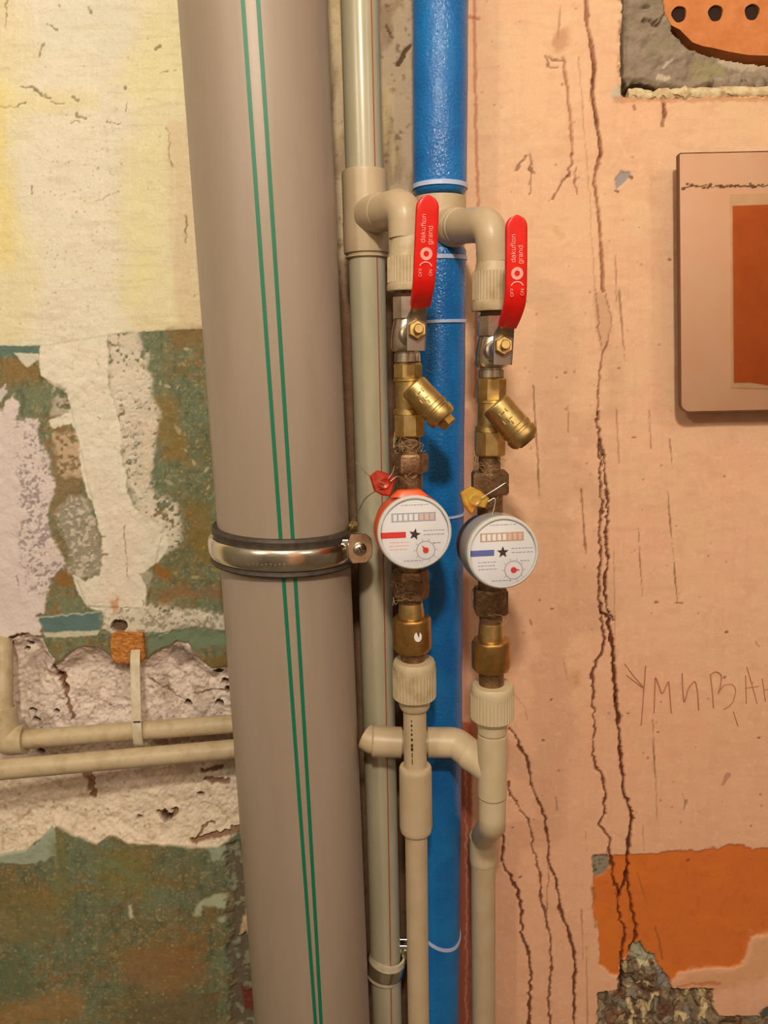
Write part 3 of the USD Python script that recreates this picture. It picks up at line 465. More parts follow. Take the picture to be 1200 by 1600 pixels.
R.spots([(745, 0), (960, 0), (1060, 700), (1200, 700), (1200, 1310), (790, 1310)], 130, rng, 1.4, A(134, 80, 46), 0.65, 0.0004)
for x, y, r in [(862, 952, 4), (1135, 988, 3.5), (848, 1157, 4), (1132, 1058, 4), (884, 582, 3), (925, 650, 3), (990, 684, 3), (1187, 1153, 3), (862, 1093, 3), (982, 1115, 4), (1028, 1145, 3.5), (1076, 1346, 3), (812, 1370, 4), (1046, 405, 4), (968, 575, 3), (1026, 942, 3)]:
    R.line([(x - 1, y), (x + 1, y)], r, A(120, 70, 40), 0.8, 0.0006, 1.5, seed=int(x))
# pocket where the wall is broken open to the hollow brick
hole = [(972, -90), (973, 40), (971, 95), (973, 148), (1000, 152), (1040, 152), (1090, 150), (1140, 149), (1250, 147), (1250, -90)]
d = sd(X, Y, hole, 60) + (R.N(9, 40) - 0.5) * 5; pocket = sst(d, -1, 1)
rim = sst(d, -9, -2) * (1 - pocket) * sst(R.N(10, 41), 0.42, 0.55); R.lay(rim * 0.8, A(196, 150, 104)); R.lay(rim * sst(R.N(6, 42), 0.5, 0.6) * 0.8, A(140, 96, 60)); R.h -= rim * 0.001
R.patch([(955, 140), (972, 132), (978, 150), (968, 158), (956, 156)], A(206, 186, 150), 3, 5, 6, 43, 0.9); R.patch([(958, 150), (1040, 154), (1200, 152), (1200, 158), (1040, 160), (960, 160)], A(206, 140, 92), 2, 4, 8, 44, 0.7)
R.lay(pocket, A(120, 84, 60)); R.lay(pocket * sst(R.N(8, 45), 0.52, 0.62), A(196, 168, 120))
R.h -= pocket * (0.03 + 0.07 * sst(X, 1040, 1060) * sst(Y, 110, 90))
R.h += (R.N(120, 50) - 0.5) * 0.003 * (1 - pocket) + (R.N(10, 51, sx=0.5) - 0.5) * 0.0005
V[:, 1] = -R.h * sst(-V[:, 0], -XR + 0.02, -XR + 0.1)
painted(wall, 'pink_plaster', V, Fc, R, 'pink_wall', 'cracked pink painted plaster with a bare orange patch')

# mortar in the pocket, and the hollow brick
mo = Polygon([(975, -60), (977, 60), (976, 118), (984, 132), (1002, 126), (1012, 128), (1030, 134), (1060, 138), (1085, 140), (1120, 132), (1150, 128), (1240, 124), (1240, -60)])
a0, a1 = at(972, 150, WY), at(1245, -40, WY); V, Fc = grid(np.arange(a0[0] - 0.004, a1[0] + 0.02, 0.0011), np.arange(a0[2] - 0.006, a1[2] + 0.012, 0.0011))
Mo = Coat(V); X, Y = Mo.X, Mo.Y; Mo.col[:] = A(158, 136, 110); Mo.lay(sst(Mo.N(30, 1), 0.45, 0.6) * 0.7, A(146, 128, 98)); Mo.lay(sst(Mo.N(8, 2), 0.55, 0.7) * 0.5, A(172, 150, 122)); Mo.lay(sst(Mo.N(14, 3), 0.6, 0.7) * 0.5, A(140, 118, 92))
Mo.patch([(1085, 92), (1130, 96), (1140, 118), (1100, 126), (1080, 120)], A(160, 144, 100), 6, 6, 10, 4, 0.8); Mo.patch([(1120, 84), (1160, 80), (1250, 92), (1250, 104), (1160, 110), (1130, 100)], A(202, 178, 144), 4, 8, 10, 5, 0.8)
d = sd(X, Y, np.array(mo.exterior.coords)[:-1], 60) + (Mo.N(10, 6) - 0.5) * 6
br = sd(X, Y, [(1040, -90), (1042, 10), (1058, 50), (1078, 72), (1112, 84), (1170, 96), (1260, 100), (1260, -90)], 60) + (Mo.N(9, 7) - 0.5) * 5
Mo.h = -0.0075 + sst(d, 0, 9) * 0.004 - (1 - sst(d, -3, 0)) * 0.016 - sst(br, -2, 2) * 0.10 + (Mo.N(28, 8) - 0.5) * 0.010 + (Mo.N(9, 9) - 0.5) * 0.003
for q, w in [([(1008, 28), (1020, 32), (1030, 28)], 4), ([(1022, 34), (1030, 36), (1040, 20)], 5), ([(1000, 10), (1014, 8)], 2)]: Mo.line(q, w, A(110, 84, 60), 0.8, 0.003, 3)
Mo.line([(1040, 105), (1046, 98), (1052, 94)], 4, A(214, 190, 160), 0.7, -0.001, 3); Mo.line([(1030, 118), (1044, 122)], 7, A(212, 184, 152), 0.8, -0.001, 4)
V[:, 1] = -np.minimum(Mo.h, 0.001); painted(wall, 'mortar_bed', V, Fc, Mo, 'mortar', 'grey mortar smeared round the brick')
# ragged ridge of old cream filler along the bottom of the pocket
def ridge(pts, Y, rr, seed):
    P = smooth_path([at(x, y, Y) for x, y in pts], 0.006, 8); P = np.stack([np.interp(np.linspace(0, 1, 150), np.linspace(0, 1, len(P)), P[:, k]) for k in range(3)], 1)
    rad = rr / F * depth(P[0]) * (0.35 + 1.3 * meshkit.fbm(P * 90 + seed, 3, seed)); v, f = tube(P, rad, 16)
    return v + (meshkit.fbm(v * 260 + seed, 3, seed)[:, None] - 0.5) * np.array([0.004, 0.004, 0.006]), f
part(wall, 'filler_ridge', ridge([(980, 150), (1020, 150), (1070, 148), (1130, 146), (1260, 143)], WY + 0.005, 9, 3), 'filler', 'ragged ridge of cream filler')
part(wall, 'mortar_ridge', ridge([(1110, 132), (1150, 128), (1195, 126), (1260, 122)], WY + 0.009, 12, 8), 'mortar_crumb')
o = at(1046, 85, WY + 0.008); kx = depth(at(1118, 22, WY + 0.008)) / F
out = Polygon([((at(x, y, WY + 0.008) - o)[0], (at(x, y, WY + 0.008) - o)[2]) for x, y in [(1026, -120), (1028, 0), (1034, 22), (1046, 38), (1062, 46), (1070, 54), (1082, 66), (1098, 72), (1115, 75), (1140, 81), (1170, 86), (1200, 87), (1420, 92), (1420, -120)]])
ex, ez = np.array([1.0, 0, 0]), np.array([0, 0, 1.0])
for hx in range(1061, 1400, 57):
    c = at(hx, 22, WY + 0.008) - o; c[2] = (at(1061, 22, WY + 0.008) - o)[2]
    ang = np.linspace(0, 2 * math.pi, 18)[:-1]; rr = 0.0066 * (1 + 0.04 * np.sin(3 * ang + hx) + 0.03 * np.sin(5 * ang + 2 * hx))
    out = out.difference(Polygon(np.stack([c[0] + rr * np.cos(ang), c[2] + rr * np.sin(ang)], 1)))
bk = part(wall, 'brick', prism(out, o, ex, ez, np.array([0, 1.0, 0]), 0.08), 'brick_orange', 'orange hollow brick with round holes', smooth=False)
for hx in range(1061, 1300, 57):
    part(bk, 'hole', lathe(np.array([at(hx, 22, WY + 0.008)[0], o[1] + 0.0025, at(1061, 22, WY + 0.008)[2]]), np.array([0, 1.0, 0]), [(0, 0.0085), (0.002, 0.0085)], 20), 'hole', 'dark disc standing in for shade in the hole')  # near-black disc just inside each hole stands in for its shade
# handwriting in pencil, УМИВАН
strokes = [[(976, 1037), (990, 1056), (1006, 1074)], [(979, 1055), (1004, 1074)], [(1009, 1040), (1006, 1080), (1002, 1133)], [(1022, 1114), (1024, 1056), (1035, 1086), (1045, 1062), (1049, 1114)], [(1066, 1052), (1067, 1080), (1069, 1100), (1076, 1074), (1086, 1062), (1090, 1080), (1092, 1110)], [(1110, 1054), (1113, 1080), (1115, 1106)], [(1110, 1054), (1118, 1048), (1128, 1054), (1126, 1072), (1121, 1086), (1130, 1070), (1145, 1068), (1150, 1078), (1146, 1096), (1138, 1104), (1131, 1108)], [(1166, 1100), (1165, 1055)], [(1167, 1042), (1175, 1070), (1183, 1100)], [(1164, 1075), (1186, 1072)], [(1191, 1060), (1196, 1096)], [(1194, 1078), (1212, 1074)], [(1212, 1056), (1214, 1092)], [(1146, 1112), (1153, 1134)]]
ms = []
for s in strokes:
    P = smooth_path([at(x, y, WY - 0.0012) for x, y in s], 0.004, 5); w = 0.00042
    ms.append(loft([(p, unit(np.cross(np.gradient(P, axis=0)[i], [0, 1, 0])), np.array([0, 1.0, 0]), w, 0.0008) for i, p in enumerate(P)], 8, 2))
part(wall, 'pencil_lettering', merge(*ms), 'pencil', 'pencilled Cyrillic letters')
# orange clay plug that holds the pipe hook
def rough(px, py, Y, w, h, dpt, seed, boxy=1.4):
    m = trimesh.creation.icosphere(3, 1.0); v = np.asarray(m.vertices).copy(); v = np.sign(v) * abs(v) ** (1 / boxy); v *= 0.85 + 0.3 * meshkit.fbm(v * 2.2 + seed, 3, seed)[:, None]
    c = at(px, py, Y); k = depth(c) / F; return c + v * np.array([w * k / 2, dpt, h * k / 2]), np.asarray(m.faces)
part(wall, 'clay_plug', rough(204, 1008, WY + 0.004, 52, 50, 0.011, 3, 4.5), 'plug', 'orange clay plug in the plaster')

# the rest of the room, seen only in the mirror
def slab(name, o, half, m):
    path = free('/World/' + name); g = usdkit.mesh(stage, path, rbox(np.array(o, float), np.eye(3), half, 0.001), MT[m]); setd(g.GetPrim(), label=None, kind='structure'); return g.GetPrim()
xm, ym = (XL + XR) / 2, YF / 2
setd(slab('floor', (xm, ym, -0.05), ((XR - XL) / 2 + 0.1, -YF / 2 + 0.1, 0.05), 'concrete'), label='bare grey screed floor below the frame')
setd(slab('ceiling', (xm, ym, ZC + 0.05), ((XR - XL) / 2 + 0.1, -YF / 2 + 0.1, 0.05), 'ceil'), label='white ceiling above the frame')
setd(slab('wall_left', (XL - 0.05, ym, ZC / 2), (0.05, -YF / 2, ZC / 2), 'room_grey'), label='plain rendered side wall left of the frame')
setd(slab('wall_right', (XR + 0.05, ym, ZC / 2), (0.05, -YF / 2, ZC / 2), 'room_grey'), label='plain rendered side wall right of the frame')
fr = thing('wall_front', 'pink wall across the room, seen in the mirror with its orange patch', None, None, 'structure')
part(fr, 'grey_render', rbox(np.array([XL / 2 + 0.2, YF - 0.05, ZC / 2]), np.eye(3), (-XL / 2 + 0.3, 0.05, ZC / 2), 0.001), 'room_grey', smooth=False)
part(fr, 'pink_plaster', rbox(np.array([(0.5 + XR + 0.1) / 2, YF - 0.048, ZC / 2]), np.eye(3), ((XR + 0.1 - 0.5) / 2, 0.05, ZC / 2), 0.001), 'room_pink', smooth=False)
YF = YF + 0.002
# ------------------------------------------------------------------ pipes
UP, EX = np.array([0, 0, 1.0]), np.array([1.0, 0, 0])
def cut_z(ax, z): return ax.p0 + ax.d * ((z - ax.p0[2]) / ax.d[2])
def pipe(ax, r, z0, z1, n=64): return tube([cut_z(ax, z1), cut_z(ax, z0)], r, n)
def cyl_hit(px, py, ax, r):
    d = unit(ray(px, py)); w = C - ax.p0; a = d - ax.d * np.dot(d, ax.d); b = w - ax.d * np.dot(w, ax.d)
    A_, B_, C_ = a @ a, 2 * a @ b, b @ b - r * r; disc = max(B_ * B_ - 4 * A_ * C_, 0); return C + d * ((-B_ - math.sqrt(disc)) / (2 * A_))
def stripe(ax, r, pts, half, z0=0.02, z1=2.58, lift=0.0002):
    """a printed line along a pipe through the pixels pts, half metres to either side"""
    H = [cyl_hit(x, y, ax, r) for x, y in pts]; ts = np.array([np.dot(h - ax.p0, ax.d) for h in H]); a, b = frame(ax.d)
    an = np.array([math.atan2(np.dot(h - ax.p0, b), np.dot(h - ax.p0, a)) for h in H]); T = np.linspace(np.dot(cut_z(ax, z1) - ax.p0, ax.d), np.dot(cut_z(ax, z0) - ax.p0, ax.d), 60)
    q = np.polyfit(ts, an, 2) if len(pts) > 3 else np.polyfit(ts, an, 1); G = np.clip(np.polyval(q, T), an.min() - 0.15, an.max() + 0.15)
    R = []
    for t, g in zip(T, G):
        row = []
        for k, rr in ((-1, r - 0.0003), (-1, r + lift), (0, r + lift), (1, r + lift), (1, r - 0.0003)):
            w = g + k * half / r; row.append(ax.p0 + ax.d * t + rr * (math.cos(w) * a + math.sin(w) * b))
        R.append(row)
    return rings(R)
def knurl(ax, y0, y1, hw, ribs=44, deep=0.03):
    n = ribs * 4; an = np.arange(n) * 2 * math.pi / n; a, b = frame(ax.d); w = 1 - deep * (0.5 + 0.5 * np.sign(np.cos(an * ribs) + 0.2)); R = []
    for py, k in ((y0, 0.0), (y0 + (y1 - y0) * 0.04, 1.0), (y1 - (y1 - y0) * 0.04, 1.0), (y1, 0.0)):
        rr = ax.r(py, hw) * (w if k else 1 - deep); R.append(ax.p(py) + (rr * np.cos(an))[:, None] * a + (rr * np.sin(an))[:, None] * b)
    return rings(R)
def hexpiece(ax, y0, y1, hw, n=6, flat=True, chamfer=2.5):
    ph = math.pi / n if flat else 0.0
    return ax.lathe([(y0, hw * 0.9), (y0 + chamfer, hw), (y1 - chamfer, hw), (y1, hw * 0.9)], n, ph)
def ring_band(ax, py, h, r, tilt=0.0, tilt_at=0.0, thick=0.0005):
    """a strip of tape h metres wide round a pipe"""
    a, b = frame(ax.d); c = ax.p(py); R = []; an = np.arange(49) * 2 * math.pi / 48
    for w in an:
        rad = math.cos(w) * a + math.sin(w) * b; z = tilt * math.cos(w - tilt_at)
        R.append([c + rad * rr + ax.d * (z + s) for rr, s in ((r - 0.0005, -h / 2), (r + thick, -h / 2), (r + thick, h / 2), (r - 0.0005, h / 2))])
    return rings(R, False)

sew = Axis(395.5, 0, 0.645, 489, 1600, 0.645); SR = sew.r(800, 102)
t = thing('sewer_pipe', 'very wide grey plastic sewer stack with two thin green stripes', 'pipe')
part(t, 'pipe_wall', pipe(sew, SR, 0.0, 2.6, 128), 'sewer')
for pts in ([(384, 20), (397, 270), (412, 540), (426, 690), (440, 838), (450, 960), (468, 1230), (491, 1590)], [(407, 20), (419, 270), (435, 500), (446, 690), (458, 838), (467, 1000), (484, 1230), (500, 1590)]):
    part(t, 'stripe', stripe(sew, SR, pts, 0.0015), 'green', 'thin green stripe')

# pipe clamp round the sewer stack
t = thing('pipe_clamp', 'zinc clamp with black rubber lining round the wide grey sewer pipe', 'clamp')
pc = cyl_hit(446, 877, sew, SR + 0.008); tc = float(np.dot(pc - sew.p0, sew.d)); o = sew.p0 + sew.d * tc; cd = unit(-sew.d + 0.055 * EX)
part(t, 'rubber_lining', lathe(o, cd, [(-0.0140, SR + 0.0002), (-0.0140, SR + 0.0062), (-0.0125, SR + 0.0072), (-0.009, SR + 0.0052), (0.009, SR + 0.0048), (0.0142, SR + 0.0060), (0.0165, SR + 0.0048), (0.0165, SR + 0.0002)], 120, cap=False), 'rubber')
part(t, 'band', lathe(o, cd, [(-0.0085, SR + 0.0040), (-0.0085, SR + 0.0070), (-0.0070, SR + 0.0082), (-0.0035, SR + 0.0090), (0.0035, SR + 0.0090), (0.0070, SR + 0.0082), (0.0085, SR + 0.0070), (0.0085, SR + 0.0040)], 120, cap=False), 'zinc', 'shiny zinc band')
rad = unit(cyl_hit(452, 885, sew, SR + 0.009) - o); tang = unit(np.cross(cd, rad))
ms = []
for i in range(9):                                    # worn stamp pressed into the band, unreadable
    c = cyl_hit(388 + i * 7, 884 - 0.2 * abs(i - 6), sew, SR + 0.0089); e = unit(c - o - cd * np.dot(c - o, cd)); ms.append(rbox(c, (np.cross(cd, e), cd, e), (0.0009, 0.0014 if i % 3 else 0.0007, 0.0004), 0.0002))
part(t, 'stamp', merge(*ms), 'zinc')
fe = np.array([0.16, -0.98, 0.10]); fe = unit(fe); sx = unit(EX - fe * np.dot(EX, fe)); sz = np.cross(fe, -sx); sz = sz if sz[2] > 0 else -sz
c = at(564, 857, 0.612); k = depth(c) / F
oct_ = Polygon([(-20, -14), (-20, 14), (-14, 23), (8, 23), (17, 15), (19, 0), (17, -14), (8, -23), (-14, -23)]); 
from shapely import affinity
part(t, 'ear', bevel_prism(affinity.scale(oct_, k, k, origin=(0, 0)), c, sx, sz, -fe, 0.0028, 0.0006), 'nickel', 'clamp ear')
part(t, 'ear', bevel_prism(affinity.scale(oct_, k, k, origin=(0, 0)), c - fe * 0.010 - sx * 0.002, sx, sz, -fe, 0.0026, 0.0005), 'zinc', 'clamp ear')
for s in (0.0, -0.0115):
    q = c - fe * s; e = o + unit(np.array([math.cos(-0.6 + s * 9), math.sin(-0.6 + s * 9), 0])) * (SR + 0.0055)
    if s == 0: part(t, 'ear_tab', loft([(c + sx * -0.006 - fe * 0.0016, sz, fe, 0.0075, 0.0013), (c - sx * 0.014 - fe * 0.0022, sz, fe, 0.0080, 0.0014), (c - sx * 0.022 - fe * 0.004, sz, fe, 0.0080, 0.0014)], 12), 'zinc')
sc = part(t, 'screw', lathe(c + sx * -0.001 - sz * 0.0005, fe, [(-0.022, 0.0028), (0.0, 0.0028), (0.0, 0.0056), (0.0018, 0.0054), (0.0030, 0.0040), (0.0034, 0.0022), (0.0022, 0.0018), (0.0022, 0.0001)], 32), 'zinc', 'pan head screw')
for a in (0.4, 0.4 + math.pi / 2):
    e1 = math.cos(a) * sx + math.sin(a) * sz; part(sc, 'slot', rbox(c + sx * -0.001 - sz * 0.0005 + fe * 0.0031, (e1, np.cross(fe, e1), fe), (0.0026, 0.0005, 0.0005), 0.0001), 'black', smooth=False)
part(t, 'nut', lathe(at(551, 823, 0.622), unit(np.array([0.3, -0.6, 0.7])), [(-0.004, 0.0042), (0.003, 0.0046), (0.005, 0.003)], 6), 'brass', 'dull yellowish nut')
c2 = at(336, 846, 0.628); part(t, 'hinge_ear', rbox(c2, (EX, unit(np.array([0, -1, 0.1])), UP), (0.004, 0.004, 0.006), 0.0012), 'zinc'); part(t, 'hinge_pin', lathe(c2 + np.array([-0.001, 0, -0.004]), UP, [(0, 0.0022), (0.012, 0.0022)], 16), 'zinc')

# hot riser: thin wall pipe, tee, elbow, threaded socket
hot = Axis(562, 0, 0.675, 605, 1600, 0.675); HR = hot.r(432, 28.5)
val = Axis(634, 400, 0.615, 652, 1500, 0.615); vx = lambda py: 634 + (py - 400) * 18 / 1100
t = thing('riser_pipe', 'grey-beige hot water riser with a red line, beside the wide sewer pipe', 'pipe')
part(t, 'pipe', pipe(hot, HR, 0.0, 2.6), 'ppr_grey')
part(t, 'stripe', stripe(hot, HR, [(581, 60), (587, 250), (588, 432), (596, 700), (605, 1200), (611, 1560)], 0.0006), 'red_line', 'thin red line')
part(t, 'tee', hot.lathe([(267, 30), (268, 34.5), (272, 35.5), (385, 35.5), (396, 35), (398, 31.5), (401, 31.5), (403, 33), (406, 28)], 56), 'ppr')
P = smooth_path([at(572, 338, 0.670), at(632, 322, 0.615), val.p(372)], 0.020, 10)
part(t, 'elbow', tube(P, 0.0140 - 0.0012 * np.linspace(0, 1, len(P)), 40), 'ppr', 'beige plastic elbow turning down')
hs = Axis(637, 330, 0.615, 637, 480, 0.615)
part(t, 'branch_collar', lathe(at(590, 333, 0.653), unit(at(630, 322, 0.617) - at(572, 338, 0.670)), [(-0.012, 0.0150), (0.008, 0.0150), (0.0095, 0.0142)], 40), 'ppr')
part(t, 'socket', hs.lathe([(340, 23), (367, 24.5), (368, 23.5), (369.5, 23.5), (371, 25.5), (380, 27), (404, 30), (450, 31), (454, 30), (455, 24), (455, 10)], 48), 'ppr_dusty')
part(t, 'grip_ribs', knurl(hs, 402, 443, 32, 40), 'ppr_dusty', 'ribbed grip ring')
part(t, 'lip', hs.lathe([(444, 30), (445, 32.5), (452, 32.5), (455, 31)], 48), 'ppr_dusty')

# small clamp low on the hot riser
t = thing('pipe_clip', 'small metal pipe clip low on the grey-beige riser, bottom edge of the frame', 'clamp')
r = HR; d2 = unit(-hot.d + 0.20 * EX + 0.0 * UP); o = hot.p(1507)
part(t, 'rubber_lining', lathe(o, d2, [(-0.012, r + 0.0002), (-0.012, r + 0.0022), (-0.010, r + 0.003), (0.010, r + 0.0028), (0.0125, r + 0.0022), (0.0125, r + 0.0002)], 56, cap=False), 'strap', 'pale lining')
part(t, 'band', lathe(o, d2, [(-0.0065, r + 0.0024), (-0.0065, r + 0.0040), (-0.004, r + 0.0048), (0.004, r + 0.0048), (0.0065, r + 0.0040), (0.0065, r + 0.0024)], 56, cap=False), 'zinc')
c = at(632, 1487, 0.675); part(t, 'ear', rbox(c, (EX, np.array([0, 1.0, 0]), UP), (0.0075, 0.0016, 0.008), 0.0005), 'zinc'); part(t, 'ear', rbox(c + np.array([0, 0.009, 0]), (EX, np.array([0, 1.0, 0]), UP), (0.0075, 0.0016, 0.008), 0.0005), 'zinc')
part(t, 'screw', lathe(c + np.array([0.001, 0.014, 0]), np.array([0, -1.0, 0]), [(0, 0.002), (0.016, 0.002), (0.016, 0.0042), (0.019, 0.0036), (0.0195, 0.001)], 20), 'zinc')

# cold riser under blue insulation: tee, elbow, threaded socket
blu = Axis(688, 100, 0.69, 684, 1500, 0.69); BR = 0.0226
cv = Axis(770, 405, 0.615, 768, 640, 0.615)
t = thing('riser_pipe', 'beige cold water riser tee and elbow between the two blue insulation lengths', 'pipe')
part(t, 'pipe', tube([blu.p(303), blu.p(380)], 0.0122, 40), 'ppr')
part(t, 'tee', blu.lathe([(309, 22), (309.5, 40.5), (376, 40), (376.5, 22)], 56), 'ppr')
P = smooth_path([at(692, 356, 0.684), at(767, 350, 0.615), cv.p(410)], 0.019, 10)
part(t, 'elbow', tube(P, 0.0135 - 0.0014 * np.linspace(0, 1, len(P)), 40), 'ppr', 'beige plastic elbow turning down')
bd = unit(at(767, 350, 0.615) - at(692, 356, 0.684))
part(t, 'branch_collar', lathe(at(706, 355, 0.671), bd, [(-0.010, 0.0158), (0.006, 0.0160), (0.0075, 0.0150), (0.009, 0.0150), (0.0095, 0.0146), (0.013, 0.0146), (0.014, 0.0138)], 40), 'ppr')
cs = Axis(770, 330, 0.615, 769, 480, 0.615)
part(t, 'socket', cs.lathe([(380, 22), (404, 23), (405, 22.3), (406.5, 22.3), (408, 24), (424, 28), (478, 31), (485, 30), (486, 22), (486, 10)], 48), 'ppr_dusty')
part(t, 'grip_ribs', knurl(cs, 424, 470, 31.5, 40), 'ppr_dusty', 'ribbed grip ring')
part(t, 'lip', cs.lathe([(471, 30), (472, 33), (482, 33), (486, 31.5)], 48), 'ppr_dusty')

def sleeve(y0, y1, dome0, dome1):
    T0, T1 = blu.t(y0), blu.t(y1); n = 120; prof = []
    for s in np.linspace(0, 1, n):
        tt = T0 + (T1 - T0) * s; e = min((tt - T0) / 0.008 if dome0 else 9, (T1 - tt) / 0.008 if dome1 else 9)
        prof.append((tt, BR * (0.80 + 0.20 * math.sqrt(max(0, 1 - (1 - min(e, 1)) ** 2)))))
    prof = [(T0, 0.0130)] + prof + [(T1, 0.0130)]
    v, f = lathe(blu.p0, blu.d, prof + [(T0, 0.0130)], 80, cap=False)
    ax = v - blu.p0; ax = ax - np.outer(ax @ blu.d, blu.d); ln = np.maximum(np.linalg.norm(ax, axis=1, keepdims=True), 1e-6)
    return v + ax / ln * np.where(ln > 0.0135, 1, 0) * ((meshkit.fbm(v * np.array([60, 60, 18]), 3, 5) - 0.5) * 0.0012)[:, None], f
zt, zb = project(cut_z(blu, 2.59)[None])[1][0], project(cut_z(blu, 0.01)[None])[1][0]
t = thing('insulation_sleeve', 'shiny blue foam insulation above the beige tee, upper length', 'pipe insulation')
part(t, 'foam', sleeve(-160, 307, False, True), 'blue')
part(t, 'tape', ring_band(blu, 293, 0.0036, BR + 0.0004), 'tape', 'narrow white tape')
t = thing('insulation_sleeve', 'shiny blue foam insulation running down behind both water meters, lower length', 'pipe insulation')
part(t, 'foam', sleeve(378, 1760, True, False), 'blue')
for py, h, tl, ta in ((404, 0.0034, 0.0008, 0), (503, 0.0026, 0.0006, 1), (803, 0.0022, 0.001, 2), (1447, 0.0036, 0.012, -0.9)):
    part(t, 'tape', ring_band(blu, py, h, BR + 0.0005, tl, ta), 'tape', 'narrow white tape')

# ------------------------------------------------------------------ ball valves
def lever(path, widths, n, thick=0.0042, round_end=True):
    """flat lever lofted along pixels path = (x, y, Y)"""
    P = np.array([at(*q) for q in path]); s = np.r_[0, np.cumsum(np.linalg.norm(np.diff(P, axis=0), axis=1))]; S = np.linspace(0, s[-1], 46)
    Q = np.stack([np.interp(S, s, P[:, k]) for k in range(3)], 1)
    for _ in range(3): Q[1:-1] = (Q[:-2] + 2 * Q[1:-1] + Q[2:]) / 4
    W = np.interp(S, s, [w / F * depth(p) for w, p in zip(widths, P)]); T = np.gradient(Q, axis=0); st = []
    for i in range(len(Q)):
        tt = unit(T[i]); u = unit(np.cross(tt, n)); v = np.cross(u, tt); w = W[i]
        if round_end: e = S[-1] - S[i]; w *= math.sqrt(max(0.02, 1 - max(0, 1 - e / W[-1]) ** 2))
        st.append((Q[i], u, v, w, thick / 2))
    return loft(st, 24, 5.0), Q, T
def ball_valve(ax, yb, stem_px, grip, metal, gw, mw, label, lever_label):
    """yb: pixel heights of neck, octagon, body, end ring"""
    t = thing('ball_valve', label, 'valve'); n0, o0, o1, b1, e0, e1 = yb
    part(t, 'neck', ax.lathe([(n0, 18), (o0 + 2, 18), (o0 + 2, 10)], 40), 'dirty')
    part(t, 'collar', hexpiece(ax, o0, o1, 23, 8), 'nickel', 'eight-sided nickel collar')
    m = (o1 + b1) / 2
    part(t, 'body', ax.lathe([(o1 - 3, 19), (o1 + 2, 21), (m - 8, 24), (m + 6, 25.5), (b1 - 7, 26), (b1 - 2, 24), (b1, 18), (e0, 18), (e0 + 1, 20), (e1 - 2, 20.5), (e1, 18)], 48), 'nickel')
    c = at(*stem_px); base = ax.p((o1 + b1) / 2 + 2); n = unit(c - base)
    part(t, 'gland', lathe(base, n, [(0.005, 0.0085), (0.020, 0.0085), (0.021, 0.0068), (0.034, 0.0068), (0.034, 0.002)], 28), 'nickel')
    M, _, _ = lever(metal, mw, n, 0.0026, False); part(t, 'lever_shank', M, 'steel_dark', 'bare metal shank of the lever')
    nz = part(t, 'lever_nut', lathe(c - n * 0.001, n, [(0.0, 0.0072), (0.0045, 0.0072), (0.0055, 0.0062)], 6, math.pi / 6), 'brass', 'yellowish lever nut')
    part(nz, 'stem_end', lathe(c, n, [(0.003, 0.0038), (0.0085, 0.0036), (0.0092, 0.003)], 24), 'brass')
    G, Q, T = lever(grip, gw, n, 0.0062); g = part(t, 'lever_grip', G, 'red', lever_label)
    upv = unit(Q[38] - Q[20]); nn = unit(n - upv * np.dot(n, upv)); lf = np.cross(nn, upv); lf = lf if lf[0] < 0 else -lf; nn = np.cross(upv, lf)
    on = lambda py: line_at(Q[18], Q[42], py) + nn * 0.0035
    y0 = grip[-1][1]; h = 0.0033
    L1, L2 = on(y0 + 52), on(y0 + 62)
    part(g, 'lettering', merge(text('dakuflon', h, L1 + lf * 0.0029, upv, lf, nn, 0.0002), text('grand', h, L2 - lf * 0.0026, upv, lf, nn, 0.0002)), 'white_print', 'pale lettering along the lever', smooth=False)
    cc = on(y0 + 91); an = np.linspace(0, 2 * math.pi, 33)[:-1]
    ring_ = Polygon(np.stack([0.0042 * np.cos(an), 0.0042 * np.sin(an)], 1)).difference(Polygon(np.stack([0.0019 * np.cos(an), 0.0019 * np.sin(an)], 1)))
    part(g, 'emblem', prism(ring_, cc, upv, lf, nn, 0.0002), 'white_print', 'pale ring emblem', smooth=False)
    arc = LineString([(0.0035 * math.cos(a), 0.0042 * math.sin(a)) for a in np.linspace(-1.25, 1.25, 13)]).buffer(0.0004)
    cc = on(y0 + 112)
    part(g, 'turn_marks', merge(prism(arc, cc, upv, lf, nn, 0.0002), text('OFF', 0.0022, cc + lf * 0.0036 - upv * 0.0035, upv, lf, nn), text('ON', 0.0022, cc - lf * 0.0036 - upv * 0.0035, upv, lf, nn)), 'white_print', smooth=False)
    return t
va = Axis(635, 455, 0.615, 637, 566, 0.615)
ball_valve(va, (452, 462, 500, 550, 551, 567), (651, 516, 0.575), [(657, 476, 0.568), (660, 456, 0.558), (662.5, 440, 0.554), (664.5, 400, 0.552), (667.5, 330, 0.550), (668.5, 306, 0.550)],
           [(650, 548, 0.5755), (651, 500, 0.5755), (654, 486, 0.573), (658, 466, 0.562)], [16, 17, 17.5, 18, 18, 18], [15, 16, 13, 12],
           'nickel ball valve with red lever on the left line, over the orange-rimmed meter', 'red lever, left of the two')
vb = Axis(769, 486, 0.615, 768, 590, 0.615)
ball_valve(vb, (484, 492, 527, 575, 577, 591), (786, 541, 0.575), [(793, 507, 0.568), (799, 492, 0.560), (804, 475, 0.554), (806, 455, 0.551), (806.5, 400, 0.550), (806.5, 360, 0.550), (806.5, 337, 0.550)],
           [(785, 570, 0.5755), (787, 525, 0.5755), (791, 512, 0.572), (797, 496, 0.562)], [15, 16, 17, 17, 17, 17, 17], [15, 16, 13, 12],
           'nickel ball valve with red lever on the right line, in front of pink plaster', 'red lever, right of the two')

